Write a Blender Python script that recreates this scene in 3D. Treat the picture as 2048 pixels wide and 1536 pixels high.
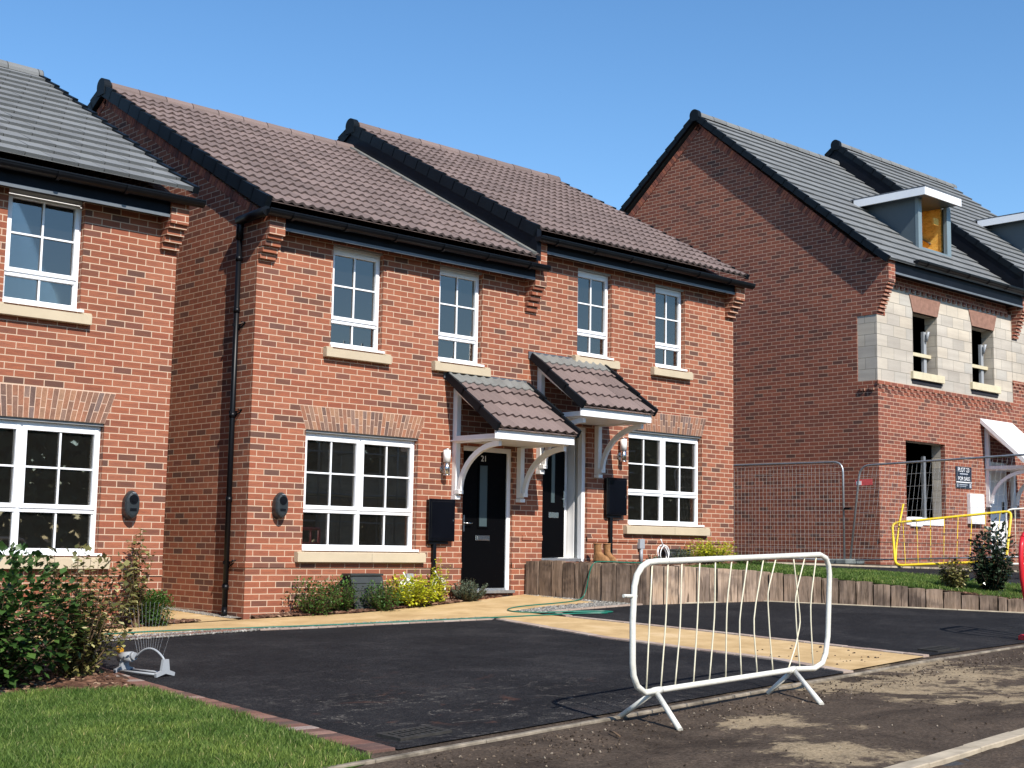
import bpy, bmesh, math, random
import numpy as np
from mathutils import Vector, Matrix, noise as mnoise
random.seed(7)
rng = np.random.default_rng(7)
SC = bpy.context.scene
for o in list(bpy.data.objects): bpy.data.objects.remove(o)

# ------------------------------------------------------------------ camera, sky, sun
cam_d = bpy.data.cameras.new('camera'); cam = bpy.data.objects.new('camera', cam_d)
SC.collection.objects.link(cam); SC.camera = cam
Rm = ((0.73258373, 0.09157297, 0.67448905), (-0.68046653, 0.07388971, 0.72904431), (0.01692295, -0.99305322, 0.11644273))
M = Matrix([[Rm[i][0], -Rm[i][1], -Rm[i][2]] for i in range(3)])
cam.matrix_world = M.to_4x4()
cam_d.sensor_width = 36.0; cam_d.sensor_fit = 'HORIZONTAL'; cam_d.lens = 2740 / 2048 * 36
cam_d.clip_start = 0.1; cam_d.clip_end = 3000

SUN_EL, SUN_AZ = math.radians(42), math.radians(14)     # light travels toward +X sin, +Y cos
W = bpy.data.worlds.new('World'); SC.world = W; W.use_nodes = True
wn = W.node_tree; wn.nodes.clear()
wo = wn.nodes.new('ShaderNodeOutputWorld'); wb = wn.nodes.new('ShaderNodeBackground')
ws = wn.nodes.new('ShaderNodeTexSky'); ws.sky_type = 'NISHITA'; ws.sun_disc = False
ws.sun_elevation = SUN_EL; ws.sun_rotation = math.pi + SUN_AZ
ws.altitude = 100; ws.air_density = 1.0; ws.dust_density = 0.1; ws.ozone_density = 2.6
wb.inputs['Strength'].default_value = 0.138
hs = wn.nodes.new('ShaderNodeHueSaturation'); hs.inputs['Saturation'].default_value = 1.2; hs.inputs['Value'].default_value = 1.0
wn.links.new(ws.outputs[0], hs.inputs['Color']); wn.links.new(hs.outputs[0], wb.inputs[0]); wn.links.new(wb.outputs[0], wo.inputs[0])
sd = bpy.data.lights.new('sun', 'SUN'); sd.energy = 5.0; sd.angle = math.radians(0.53); sd.color = (1.0, 0.94, 0.86)
sun = bpy.data.objects.new('sun', sd); SC.collection.objects.link(sun)
sdir = Vector((math.sin(SUN_AZ) * math.cos(SUN_EL), math.cos(SUN_AZ) * math.cos(SUN_EL), -math.sin(SUN_EL)))
sun.rotation_euler = sdir.to_track_quat('-Z', 'Y').to_euler(); sun.location = (-5, -10, 30)
SC.view_settings.view_transform = 'Standard'; SC.view_settings.look = 'None'
SC.view_settings.exposure = 0.36; SC.view_settings.gamma = 1.0
SC.cycles.max_bounces = 8; SC.cycles.transparent_max_bounces = 16

# ------------------------------------------------------------------ mesh builder
class MB:
    def __init__(s): s.v = []; s.f = []; s.uv = []; s.m = []; s.r = []; s.sm = []
    def face(s, pts, uv=None, m=0, r=0.5, smooth=False):
        b = len(s.v); s.v.extend([tuple(p) for p in pts]); s.f.append(tuple(range(b, b + len(pts))))
        if uv is None:
            a, c, d = Vector(pts[0]), Vector(pts[1]), Vector(pts[2]); n = (c - a).cross(d - c)
            ax, ay, az = abs(n.x), abs(n.y), abs(n.z)
            if ax >= ay and ax >= az: uv = [(p[1], p[2]) for p in pts]
            elif ay >= az: uv = [(p[0], p[2]) for p in pts]
            else: uv = [(p[0], p[1]) for p in pts]
        s.uv.extend(uv); s.m.append(m); s.r.append(r); s.sm.append(smooth)
    def box(s, x0, x1, y0, y1, z0, z1, m=0, r=0.5, uvf=None):
        P = lambda a, b, c: (a, b, c)
        q = [[P(x0,y0,z0),P(x1,y0,z0),P(x1,y0,z1),P(x0,y0,z1)],[P(x1,y1,z0),P(x0,y1,z0),P(x0,y1,z1),P(x1,y1,z1)],
             [P(x0,y1,z0),P(x0,y0,z0),P(x0,y0,z1),P(x0,y1,z1)],[P(x1,y0,z0),P(x1,y1,z0),P(x1,y1,z1),P(x1,y0,z1)],
             [P(x0,y0,z1),P(x1,y0,z1),P(x1,y1,z1),P(x0,y1,z1)],[P(x0,y1,z0),P(x1,y1,z0),P(x1,y0,z0),P(x0,y0,z0)]]
        for k in q: s.face(k, None if uvf is None else [uvf(p) for p in k], m, r)
    def obox(s, c, ax, ay, az, m=0, r=0.5, uvs=None):
        """box with centre c and half-axis vectors"""
        c = Vector(c); ax = Vector(ax); ay = Vector(ay); az = Vector(az)
        P = lambda i, j, k: c + ax * i + ay * j + az * k
        for q in ([(-1,-1,-1),(1,-1,-1),(1,-1,1),(-1,-1,1)],[(1,1,-1),(-1,1,-1),(-1,1,1),(1,1,1)],[(-1,1,-1),(-1,-1,-1),(-1,-1,1),(-1,1,1)],
                  [(1,-1,-1),(1,1,-1),(1,1,1),(1,-1,1)],[(-1,-1,1),(1,-1,1),(1,1,1),(-1,1,1)],[(-1,1,-1),(1,1,-1),(1,-1,-1),(-1,-1,-1)]):
            s.face([P(*t) for t in q], None if uvs is None else [uvs(*t) for t in q], m, r)
    def prism(s, poly, axis, a, b, m=0, r=0.5, uvside=None):
        """poly: 2d points; axis 'x' -> (y,z), 'y' -> (x,z), 'z' -> (x,y)"""
        def P(p, t): return (t, p[0], p[1]) if axis == 'x' else ((p[0], t, p[1]) if axis == 'y' else (p[0], p[1], t))
        s.face([P(p, a) for p in poly], None, m, r); s.face([P(p, b) for p in reversed(poly)], None, m, r)
        n = len(poly)
        for i in range(n):
            p, q = poly[i], poly[(i + 1) % n]
            s.face([P(p, a), P(p, b), P(q, b), P(q, a)], None, m, r)
    def tube(s, pts, rad, seg=8, m=0, r=0.5, closed=False, cap=True):
        pts = [Vector(p) for p in pts]; n = len(pts); rings = []
        rads = rad if isinstance(rad, (list, tuple)) else [rad] * n
        up = Vector((0.13, 0.21, 0.97)).normalized(); prev = None
        for i, p in enumerate(pts):
            if closed: t = pts[(i + 1) % n] - pts[i - 1]
            else: t = pts[min(i + 1, n - 1)] - pts[max(i - 1, 0)]
            t.normalize()
            if prev is None: a = t.cross(up if abs(t.dot(up)) < .95 else Vector((1, 0, 0))).normalized()
            else:
                a = prev - t * prev.dot(t)
                a = a.normalized() if a.length > 1e-6 else t.cross(up).normalized()
            prev = a; b = t.cross(a)
            rings.append([p + (a * math.cos(2 * math.pi * k / seg) + b * math.sin(2 * math.pi * k / seg)) * rads[i] for k in range(seg)])
        base = len(s.v)
        for R_ in rings: s.v.extend([tuple(v) for v in R_])
        m_ = n if closed else n - 1
        for i in range(m_):
            j = (i + 1) % n
            for k in range(seg):
                l = (k + 1) % seg
                s.f.append((base + i * seg + k, base + i * seg + l, base + j * seg + l, base + j * seg + k))
                s.uv.extend([(k / seg, i), (l / seg, i), (l / seg, i + 1), (k / seg, i + 1)]); s.m.append(m); s.r.append(r); s.sm.append(True)
        if cap and not closed:
            s.f.append(tuple(base + k for k in reversed(range(seg)))); s.uv.extend([(0, 0)] * seg); s.m.append(m); s.r.append(r); s.sm.append(False)
            e = base + (n - 1) * seg
            s.f.append(tuple(e + k for k in range(seg))); s.uv.extend([(0, 0)] * seg); s.m.append(m); s.r.append(r); s.sm.append(False)
    def build(s, name, mats, parent=None, bevel=0):
        me = bpy.data.meshes.new(name); me.from_pydata(s.v, [], s.f)
        uvl = me.uv_layers.new(name='UVMap'); uvl.data.foreach_set('uv', [c for q in s.uv for c in q])
        at = me.attributes.new('rnd', 'FLOAT', 'FACE'); at.data.foreach_set('value', s.r)
        mats = mats if isinstance(mats, (list, tuple)) else [mats]
        for k in mats: me.materials.append(k)
        me.polygons.foreach_set('material_index', s.m); me.polygons.foreach_set('use_smooth', s.sm)
        me.update(); o = bpy.data.objects.new(name, me); SC.collection.objects.link(o)
        if parent is not None:
            o.parent = parent
            wm = parent_world(parent); o.matrix_parent_inverse = wm.inverted()
        if bevel:
            bm = bmesh.new(); bm.from_mesh(me); bmesh.ops.remove_doubles(bm, verts=bm.verts, dist=1e-5); bm.to_mesh(me); bm.free()
            bv = o.modifiers.new('bevel', 'BEVEL'); bv.width = bevel; bv.segments = 1; bv.limit_method = 'ANGLE'
        return o
def parent_world(p):
    m = p.matrix_basis.copy()
    if p.parent is not None: m = parent_world(p.parent) @ p.matrix_parent_inverse @ m
    return m
def tag(o, label=None, cat=None, group=None, kind=None):
    if label: o['label'] = label
    if cat: o['category'] = cat
    if group: o['group'] = group
    if kind: o['kind'] = kind
    return o
def thing(name, loc, label, cat, group=None):
    o = bpy.data.objects.new(name, None); SC.collection.objects.link(o); o.location = loc; o.empty_display_size = .2
    return tag(o, label, cat, group)
def solo(o, label, cat, group=None):
    return tag(o, label, cat, group)

# ------------------------------------------------------------------ materials
class NT:
    def __init__(s, name):
        s.mat = bpy.data.materials.new(name); s.mat.use_nodes = True; s.t = s.mat.node_tree; s.t.nodes.clear()
        s.out = s.t.nodes.new('ShaderNodeOutputMaterial'); s.b = s.n('BsdfPrincipled'); s.l(s.b.outputs[0], s.out.inputs[0])
    def n(s, typ, **kw):
        k = s.t.nodes.new('ShaderNode' + typ)
        for a, v in kw.items():
            if a.startswith('i_'): k.inputs[a[2:].replace('_', ' ')].default_value = v
            else: setattr(k, a, v)
        return k
    def l(s, a, b): s.t.links.new(a, b)
    def noise(s, scale, detail=3, rough=.55, vec=None, dist=0):
        k = s.n('TexNoise'); k.inputs['Scale'].default_value = scale; k.inputs['Detail'].default_value = detail
        k.inputs['Roughness'].default_value = rough; k.inputs['Distortion'].default_value = dist
        if vec is not None: s.l(vec, k.inputs['Vector'])
        return k.outputs['Fac']
    def ramp(s, fac, stops, interp='LINEAR'):
        k = s.n('ValToRGB'); e = k.color_ramp; e.interpolation = interp
        while len(e.elements) < len(stops): e.elements.new(.5)
        for q, (p, c) in zip(e.elements, stops): q.position = p; q.color = (*c, 1) if len(c) == 3 else c
        s.l(fac, k.inputs[0]); return k.outputs[0]
    def mix(s, fac, a, b, mode='MIX'):
        k = s.n('Mix', data_type='RGBA', blend_type=mode)
        for x, i in ((fac, 0), (a, 6), (b, 7)):
            if isinstance(x, (int, float)): k.inputs[i].default_value = x
            elif isinstance(x, tuple): k.inputs[i].default_value = (*x, 1)
            else: s.l(x, k.inputs[i])
        return k.outputs[2]
    def math(s, op, a, b=0.0):
        k = s.n('Math', operation=op)
        for x, i in ((a, 0), (b, 1)):
            if isinstance(x, (int, float)): k.inputs[i].default_value = x
            else: s.l(x, k.inputs[i])
        return k.outputs[0]
    def pos(s): return s.n('NewGeometry').outputs['Position']
    def scaled(s, vec, sc):
        k = s.n('Mapping'); k.inputs['Scale'].default_value = sc; s.l(vec, k.inputs[0]); return k.outputs[0]
    def bump(s, h, strength=.3, dist=.01):
        k = s.n('Bump'); k.inputs['Strength'].default_value = strength; k.inputs['Distance'].default_value = dist
        s.l(h, k.inputs['Height']); s.l(k.outputs[0], s.b.inputs['Normal'])
    def rnd(s): return s.n('Attribute', attribute_name='rnd').outputs['Fac']
    def set(s, color=None, rough=None, metal=None, spec=None):
        if color is not None:
            if isinstance(color, tuple): s.b.inputs['Base Color'].default_value = (*color, 1)
            else: s.l(color, s.b.inputs['Base Color'])
        if rough is not None:
            if isinstance(rough, (int, float)): s.b.inputs['Roughness'].default_value = rough
            else: s.l(rough, s.b.inputs['Roughness'])
        if metal is not None: s.b.inputs['Metallic'].default_value = metal
        if spec is not None: s.b.inputs['Specular IOR Level'].default_value = spec
        return s

def simple(name, col, rough=.5, var=.12, scale=6, spec=.5, bump=0, metal=0, bscale=80):
    t = NT(name); f = t.noise(scale, 4, .6, t.pos())
    lo = tuple(c * (1 - var) for c in col); hi = tuple(min(1, c * (1 + var)) for c in col)
    t.set(t.ramp(f, [(.3, lo), (.7, hi)]), rough, metal, spec)
    if bump: t.bump(t.noise(bscale, 4, .6, t.pos()), bump, .004)
    return t.mat

def brick_mat(name, ramp, mortar, bw=.225, bh=.075, ms=.0058, voff=0, uoff=0, dirt=1.0, bump=.6, off=.5, streak=1.0):
    t = NT(name); uv = t.n('UVMap'); mp = t.n('Mapping'); mp.inputs['Location'].default_value = (uoff, voff, 0); t.l(uv.outputs[0], mp.inputs[0])
    # slight waviness of the courses
    wob = t.n('TexNoise'); wob.inputs['Scale'].default_value = 1.3; wob.inputs['Detail'].default_value = 2; t.l(mp.outputs[0], wob.inputs['Vector'])
    vs = t.n('VectorMath', operation='SUBTRACT'); t.l(wob.outputs['Color'], vs.inputs[0]); vs.inputs[1].default_value = (.5, .5, .5)
    vm = t.n('VectorMath', operation='MULTIPLY'); t.l(vs.outputs[0], vm.inputs[0]); vm.inputs[1].default_value = (.014, .007, 0)
    va = t.n('VectorMath', operation='ADD'); t.l(mp.outputs[0], va.inputs[0]); t.l(vm.outputs[0], va.inputs[1])
    br = t.n('TexBrick'); br.offset = off; br.squash = 1; t.l(va.outputs[0], br.inputs['Vector'])
    br.inputs['Color1'].default_value = (0, 0, 0, 1); br.inputs['Color2'].default_value = (1, 1, 1, 1); br.inputs['Mortar'].default_value = (.5, .5, .5, 1)
    br.inputs['Scale'].default_value = 1; br.inputs['Mortar Size'].default_value = ms; br.inputs['Mortar Smooth'].default_value = .25
    br.inputs['Bias'].default_value = 0; br.inputs['Brick Width'].default_value = bw; br.inputs['Row Height'].default_value = bh
    g = t.n('RGBToBW'); t.l(br.outputs['Color'], g.inputs[0])
    base = t.ramp(g.outputs[0], ramp)
    # kiln marks stretched along the brick, fine speckle and wall-wide weathering
    n1 = t.noise(1, 3, .6, t.scaled(va.outputs[0], (7, 34, 1)))
    n2 = t.noise(90, 3, .6, va.outputs[0])
    n3 = t.noise(.55, 4, .6, t.pos())
    b2 = t.n('TexBrick'); b2.offset = off; t.l(va.outputs[0], b2.inputs['Vector'])
    for k_, v_ in (('Scale', 1), ('Mortar Size', .030), ('Mortar Smooth', 1.0), ('Brick Width', bw), ('Row Height', bh)): b2.inputs[k_].default_value = v_
    core = t.math('SUBTRACT', 1.0, b2.outputs['Fac'])
    smk = t.math('MULTIPLY', t.ramp(n1, [(.36, (0, 0, 0)), (.60, (1, 1, 1))]), t.math('ADD', t.math('MULTIPLY', core, .62), .12))
    c = t.mix(t.math('MULTIPLY', smk, streak), base, t.mix(.35, base, (.060, .040, .042)), 'MIX')
    c = t.mix(.35, c, t.ramp(n2, [(.25, (.55, .5, .48)), (.75, (1.25, 1.2, 1.15))]), 'MULTIPLY')
    c = t.mix(.30 * dirt, c, t.ramp(n3, [(.3, (.68, .66, .66)), (.7, (1.22, 1.22, 1.22))]), 'MULTIPLY')
    bd = t.noise(1, 3, .6, t.scaled(t.pos(), (.35, .35, 4.0))); c = t.mix(.35 * dirt, c, t.ramp(bd, [(.35, (.78, .76, .76)), (.65, (1.16, 1.16, 1.15))]), 'MULTIPLY')
    mo = t.mix(n2, tuple(k * .8 for k in mortar), tuple(min(1, k * 1.15) for k in mortar))
    col = t.mix(br.outputs['Fac'], c, mo)
    # a few pale efflorescence flecks
    fl = t.ramp(t.noise(23, 5, .75, va.outputs[0]), [(.70, (0, 0, 0)), (.76, (1, 1, 1))])
    flm = t.math('MULTIPLY', fl, t.math('MULTIPLY', t.ramp(n3, [(.5, (0, 0, 0)), (.62, (1, 1, 1))]), .45))
    col = t.mix(flm, col, (.62, .55, .50))
    t.set(col, .88, spec=.25)
    h = t.math('ADD', t.math('MULTIPLY', br.outputs['Fac'], -1.0), t.math('MULTIPLY', n2, .35))
    t.bump(h, bump, .006)
    return t.mat
RB = [(0, (.13, .068, .05)), (.08, (.20, .08, .05)), (.2, (.295, .10, .055)), (.50, (.345, .118, .062)), (.75, (.375, .14, .078)), (.92, (.30, .09, .048)), (1, (.16, .08, .06))]
VO = -.035
m_brick = brick_mat('red_brick', RB, (.58, .42, .30), voff=VO, uoff=.02)
RB3 = [(0, (.13, .06, .045)), (.15, (.21, .075, .05)), (.5, (.295, .093, .055)), (.8, (.33, .11, .065)), (1, (.21, .07, .05))]
m_brick3 = brick_mat('dark_red_brick', RB3, (.54, .375, .27), voff=-.022, uoff=.06)
m_block = brick_mat('concrete_block', [(0, (.40, .37, .32)), (.35, (.52, .48, .41)), (.7, (.57, .51, .41)), (1, (.46, .44, .39))], (.30, .27, .22), bw=.45, bh=.225, ms=.006, voff=-3.25 % .225, dirt=1.7, bump=.9, streak=.12)
def loose_brick(name, ramp):
    t = NT(name); r = t.rnd(); c = t.ramp(r, ramp); n2 = t.noise(70, 3, .6, t.pos()); n1 = t.noise(12, 3, .6, t.pos())
    c = t.mix(.5, c, t.ramp(n2, [(.25, (.5, .5, .5)), (.75, (1.3, 1.3, 1.3))]), 'MULTIPLY')
    c = t.mix(.4, c, t.ramp(n1, [(.3, (.6, .6, .6)), (.7, (1.3, 1.3, 1.3))]), 'MULTIPLY')
    t.set(c, .88, spec=.25); t.bump(n2, .3, .004); return t.mat
m_archb = loose_brick('arch_brick', [(0, (.14, .09, .075)), (.35, (.25, .135, .09)), (.6, (.33, .145, .085)), (.85, (.36, .20, .12)), (1, (.18, .125, .11))])
m_kerbb = loose_brick('edging_brick', [(0, (.10, .065, .055)), (.4, (.175, .085, .062)), (.8, (.235, .125, .09)), (1, (.30, .25, .22))])
m_setts = loose_brick('grey_setts', [(0, (.30, .22, .18)), (.5, (.38, .29, .23)), (1, (.42, .34, .28))])
m_mortar = simple('mortar', (.62, .44, .33), .9, .12, 20, .2, .3)
m_white = simple('white_upvc', (.86, .87, .88), .32, .02, 2)
m_wpaint = simple('white_painted_timber', (.84, .83, .81), .45, .05, 4, bump=.1)
m_black = simple('black_plastic', (.004, .0045, .006), .38, .2, 3, spec=.25)
m_navy = simple('dark_fascia', (.0035, .005, .009), .55, .35, 2.5, spec=.16)
m_lead = simple('lead_flashing', (.115, .125, .14), .5, .25, 5, metal=.2, bump=.2, bscale=20)
m_leadp = simple('pale_lead', (.19, .19, .175), .55, .15, 5, metal=.1, bump=.2, bscale=20)
m_sill = simple('cast_stone', (.52, .43, .30), .85, .07, 3, .2, .15)
m_sillc = simple('pale_timber', (.60, .53, .36), .7, .1, 8, .3, .1)
m_plaster = simple('plaster', (.74, .73, .70), .9, .06, 2, .2)
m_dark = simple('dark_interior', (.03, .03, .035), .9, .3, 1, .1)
m_chrome = simple('brushed_steel', (.6, .6, .6), .25, .05, 3, metal=1)
m_galv = simple('galvanised_steel', (.42, .44, .45), .42, .18, 12, metal=.75)
m_headshade = simple('head_shade_grey', (.30, .30, .29), .5, .1, 5)
m_osb = None
def mk_osb():
    t = NT('osb_board'); n = t.noise(1, 4, .7, t.scaled(t.pos(), (9, 9, 22)), .8)
    t.set(t.ramp(n, [(.3, (.50, .24, .04)), (.5, (.85, .50, .10)), (.7, (.92, .62, .18))]), .7); t.bump(n, .2); return t.mat
m_osb = mk_osb()
def tile_mat(name, col, var=.24):
    t = NT(name); r = t.rnd(); n1 = t.noise(3.0, 4, .6, t.pos()); n2 = t.noise(120, 3, .6, t.pos())
    c = t.ramp(r, [(0, tuple(k * (1 - var) for k in col)), (1, tuple(k * (1 + var) for k in col))])
    c = t.mix(.22, c, t.ramp(n1, [(.3, (.75, .75, .75)), (.7, (1.2, 1.2, 1.2))]), 'MULTIPLY')
    c = t.mix(.35, c, t.ramp(n2, [(.25, (.6, .6, .6)), (.75, (1.3, 1.3, 1.3))]), 'MULTIPLY')
    t.set(c, .8, spec=.3); t.bump(n2, .25, .003); return t.mat
m_tileb = tile_mat('brown_concrete_tile', (.182, .134, .120), .16)
m_tileg = tile_mat('grey_concrete_tile', (.172, .177, .176), .12)
def glass_mat(name, tint, reflect):
    t = NT(name); t.t.nodes.remove(t.b)
    tr = t.n('BsdfTransparent'); tr.inputs[0].default_value = (*tint, 1); gl = t.n('BsdfGlossy'); gl.inputs['Roughness'].default_value = .012
    gl.inputs['Color'].default_value = (1, .93, .86, 1)
    geo = t.n('NewGeometry'); wv = t.noise(.9, 1, .4, t.pos()); bp = t.n('Bump'); bp.inputs['Strength'].default_value = .05; bp.inputs['Distance'].default_value = .02
    t.l(wv, bp.inputs['Height']); t.l(bp.outputs[0], gl.inputs['Normal'])
    fr = t.n('Fresnel'); fr.inputs['IOR'].default_value = reflect; t.l(bp.outputs[0], fr.inputs['Normal'])
    mx = t.n('MixShader'); t.l(fr.outputs[0], mx.inputs[0]); t.l(tr.outputs[0], mx.inputs[1]); t.l(gl.outputs[0], mx.inputs[2])
    # dried water drops on the outside
    sp = t.ramp(t.noise(85, 2, .6, t.pos()), [(.735, (0, 0, 0)), (.765, (1, 1, 1))])
    df = t.n('BsdfDiffuse'); df.inputs[0].default_value = (.6, .6, .58, 1)
    m2 = t.n('MixShader'); t.l(t.math('MULTIPLY', sp, .16), m2.inputs[0]); t.l(mx.outputs[0], m2.inputs[1]); t.l(df.outputs[0], m2.inputs[2])
    m3 = t.n('MixShader'); m3.inputs[0].default_value = .010; d3 = t.n('BsdfDiffuse'); d3.inputs[0].default_value = (.72, .68, .58, 1); t.l(m2.outputs[0], m3.inputs[1]); t.l(d3.outputs[0], m3.inputs[2])  # faint even film mixed in to lift the brightness of the panes
    t.l(m3.outputs[0], t.out.inputs[0]); return t.mat
m_glass = glass_mat('window_glass', (.66, .68, .68), 2.3)
def frost():
    t = NT('frosted_glass'); t.set((.055, .08, .085), .3, spec=.6); return t.mat
m_frost = frost()
def blackdoor():
    t = NT('black_door'); sp = t.ramp(t.noise(55, 3, .65, t.pos()), [(.70, (0, 0, 0)), (.75, (1, 1, 1))])
    t.set(t.mix(t.math('MULTIPLY', sp, .35), (.002, .002, .0025), (.10, .11, .12)), .5, spec=.04); return t.mat
m_door = blackdoor()
m_anth = simple('anthracite_cladding', (.068, .092, .108), .4, .06, 2)
m_anthl = simple('grey_dormer_frame', (.17, .22, .24), .4, .06, 2)
m_dkplastic = simple('dark_grey_plastic', (.026, .032, .035), .38, .15, 6, spec=.35)
m_gray = simple('light_grey_plastic', (.33, .35, .37), .4, .06, 6)
m_orange = simple('orange_plastic', (.85, .42, .03), .4, .05, 6)
m_red = simple('red_plastic', (.62, .018, .028), .35, .08, 4)
m_yellow = simple('yellow_paint', (.80, .56, .02), .4, .12, 9, bump=.1)
def barrier_white():
    t = NT('chipped_white_paint'); n = t.noise(26, 5, .7, t.pos()); n2 = t.noise(4, 3, .6, t.pos())
    c = t.ramp(n, [(.29, (.26, .19, .12)), (.345, (.66, .645, .57)), (.7, (.76, .745, .67))])
    c = t.mix(.25, c, t.ramp(n2, [(.3, (.75, .72, .62)), (.7, (1.1, 1.1, 1.1))]), 'MULTIPLY')
    t.set(c, .42); t.bump(n, .15, .003); return t.mat
m_barw = barrier_white()
m_hose = simple('green_hose', (.010, .13, .085), .3, .15, 5)
m_boot = simple('tan_leather', (.30, .15, .06), .7, .25, 25, .3, .3)
def wood_mat(name, cols, sc):
    t = NT(name); p = t.n('UVMap').outputs[0]; r = t.rnd()
    cb = t.n('CombineXYZ'); t.l(t.math('MULTIPLY', r, 37.0), cb.inputs[2])
    va = t.n('VectorMath', operation='ADD'); t.l(p, va.inputs[0]); t.l(cb.outputs[0], va.inputs[1])
    n = t.noise(1, 5, .65, t.scaled(va.outputs[0], sc), 1.2); n2 = t.noise(2.0, 3, .6, va.outputs[0], .6)
    c = t.ramp(n, cols)
    c = t.mix(.8, c, t.ramp(n2, [(.36, (.30, .30, .33)), (.52, (1, 1, 1)), (.68, (1.25, 1.2, 1.12))]), 'MULTIPLY')
    ck = t.ramp(t.noise(1, 3, .6, t.scaled(va.outputs[0], (26, 1.1, 1)), .8), [(.30, (.12, .1, .09)), (.37, (1, 1, 1))]); c = t.mix(.9, c, ck, 'MULTIPLY')
    c = t.mix(.5, c, t.ramp(r, [(0, (.62, .60, .60)), (1, (1.25, 1.2, 1.12))]), 'MULTIPLY')
    t.set(c, .9, spec=.2); t.bump(n, .8, .012); return t.mat
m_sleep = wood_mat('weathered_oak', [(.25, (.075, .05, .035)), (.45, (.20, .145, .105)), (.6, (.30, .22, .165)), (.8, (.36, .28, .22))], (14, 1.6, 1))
m_sleepl = wood_mat('pale_sunlit_weathered_oak', [(.25, (.17, .11, .075)), (.45, (.34, .25, .18)), (.6, (.45, .335, .25)), (.8, (.50, .39, .30))], (12, 1.4, 1))

def tarmac():
    t = NT('fresh_tarmac'); p = t.pos(); a = t.noise(150, 3, .75, p); a2 = t.noise(55, 3, .7, p); b = t.noise(1.1, 5, .62, p, .4)
    c = t.ramp(t.math('ADD', t.math('MULTIPLY', a, .6), t.math('MULTIPLY', a2, .4)), [(.36, (.004, .004, .005)), (.52, (.017, .017, .019)), (.66, (.066, .064, .062))])
    c = t.mix(.6, c, t.ramp(b, [(.3, (.50, .50, .52)), (.5, (1, 1, 1)), (.70, (2.3, 2.2, 2.05))]), 'MULTIPLY')
    md = t.noise(7, 5, .7, t.scaled(p, (1, 1.9, 1)), .5); c = t.mix(.75, c, t.ramp(md, [(.34, (.72, .72, .74)), (.5, (1, 1, 1)), (.66, (1.4, 1.38, 1.33))]), 'MULTIPLY')
    dm = t.n('VectorMath', operation='DISTANCE'); t.l(p, dm.inputs[0]); dm.inputs[1].default_value = (6.7, 7.6, -1.18)
    near = t.ramp(t.math('DIVIDE', dm.outputs['Value'], 2.6), [(.25, (1, 1, 1)), (.7, (.25, .25, .25)), (1, (.05, .05, .05))])
    w = t.noise(.55, 6, .74, t.scaled(p, (1.5, 2.3, 1)), 1.6); line = t.ramp(w, [(.492, (0, 0, 0)), (.499, (1, 1, 1)), (.501, (1, 1, 1)), (.508, (0, 0, 0))])
    brk = t.ramp(t.noise(6, 4, .7, p), [(.46, (0, 0, 0)), (.56, (1, 1, 1))])
    m1 = t.math('MULTIPLY', t.math('MULTIPLY', line, brk), near); c = t.mix(t.math('MULTIPLY', m1, .75), c, (.30, .27, .23))
    w2 = t.noise(11, 5, .78, t.scaled(p, (.6, 2.4, 1)), .6); m2 = t.math('MULTIPLY', t.ramp(w2, [(.66, (0, 0, 0)), (.72, (1, 1, 1))]), near)
    c = t.mix(t.math('MULTIPLY', m2, .5), c, (.20, .18, .155))
    ru = t.math('MULTIPLY', t.ramp(t.noise(2.3, 5, .7, p, .8), [(.60, (0, 0, 0)), (.68, (1, 1, 1))]), near); c = t.mix(t.math('MULTIPLY', ru, .22), c, (.22, .09, .05))
    t.set(c, .9, spec=.12); t.bump(t.math('ADD', a, a2), .8, .008); return t.mat
m_tar = tarmac()
def oldroad():
    t = NT('road_tarmac'); p = t.pos(); a = t.noise(110, 3, .75, p); b = t.noise(2.2, 5, .62, p)
    c = t.ramp(a, [(.3, (.02, .02, .022)), (.55, (.065, .066, .068)), (.8, (.16, .155, .15))])
    c = t.mix(.5, c, t.ramp(b, [(.3, (.6, .6, .62)), (.72, (1.4, 1.35, 1.3))]), 'MULTIPLY')
    t.set(c, .85, spec=.3); t.bump(a, .9, .008); return t.mat
m_road = oldroad()
DIRT_PATCHES = [(11.3, 6.42, 1.7, 0.16), (7.15, 4.94, 0.75, 0.22), (7.78, 5.93, 0.55, 0.14), (9.68, 6.11, 0.9, 0.12), (8.54, 6.9, 0.6, 0.1), (10.12, 5.17, 1.0, 0.12), (9.58, 6.8, 0.6, 0.12)]
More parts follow.
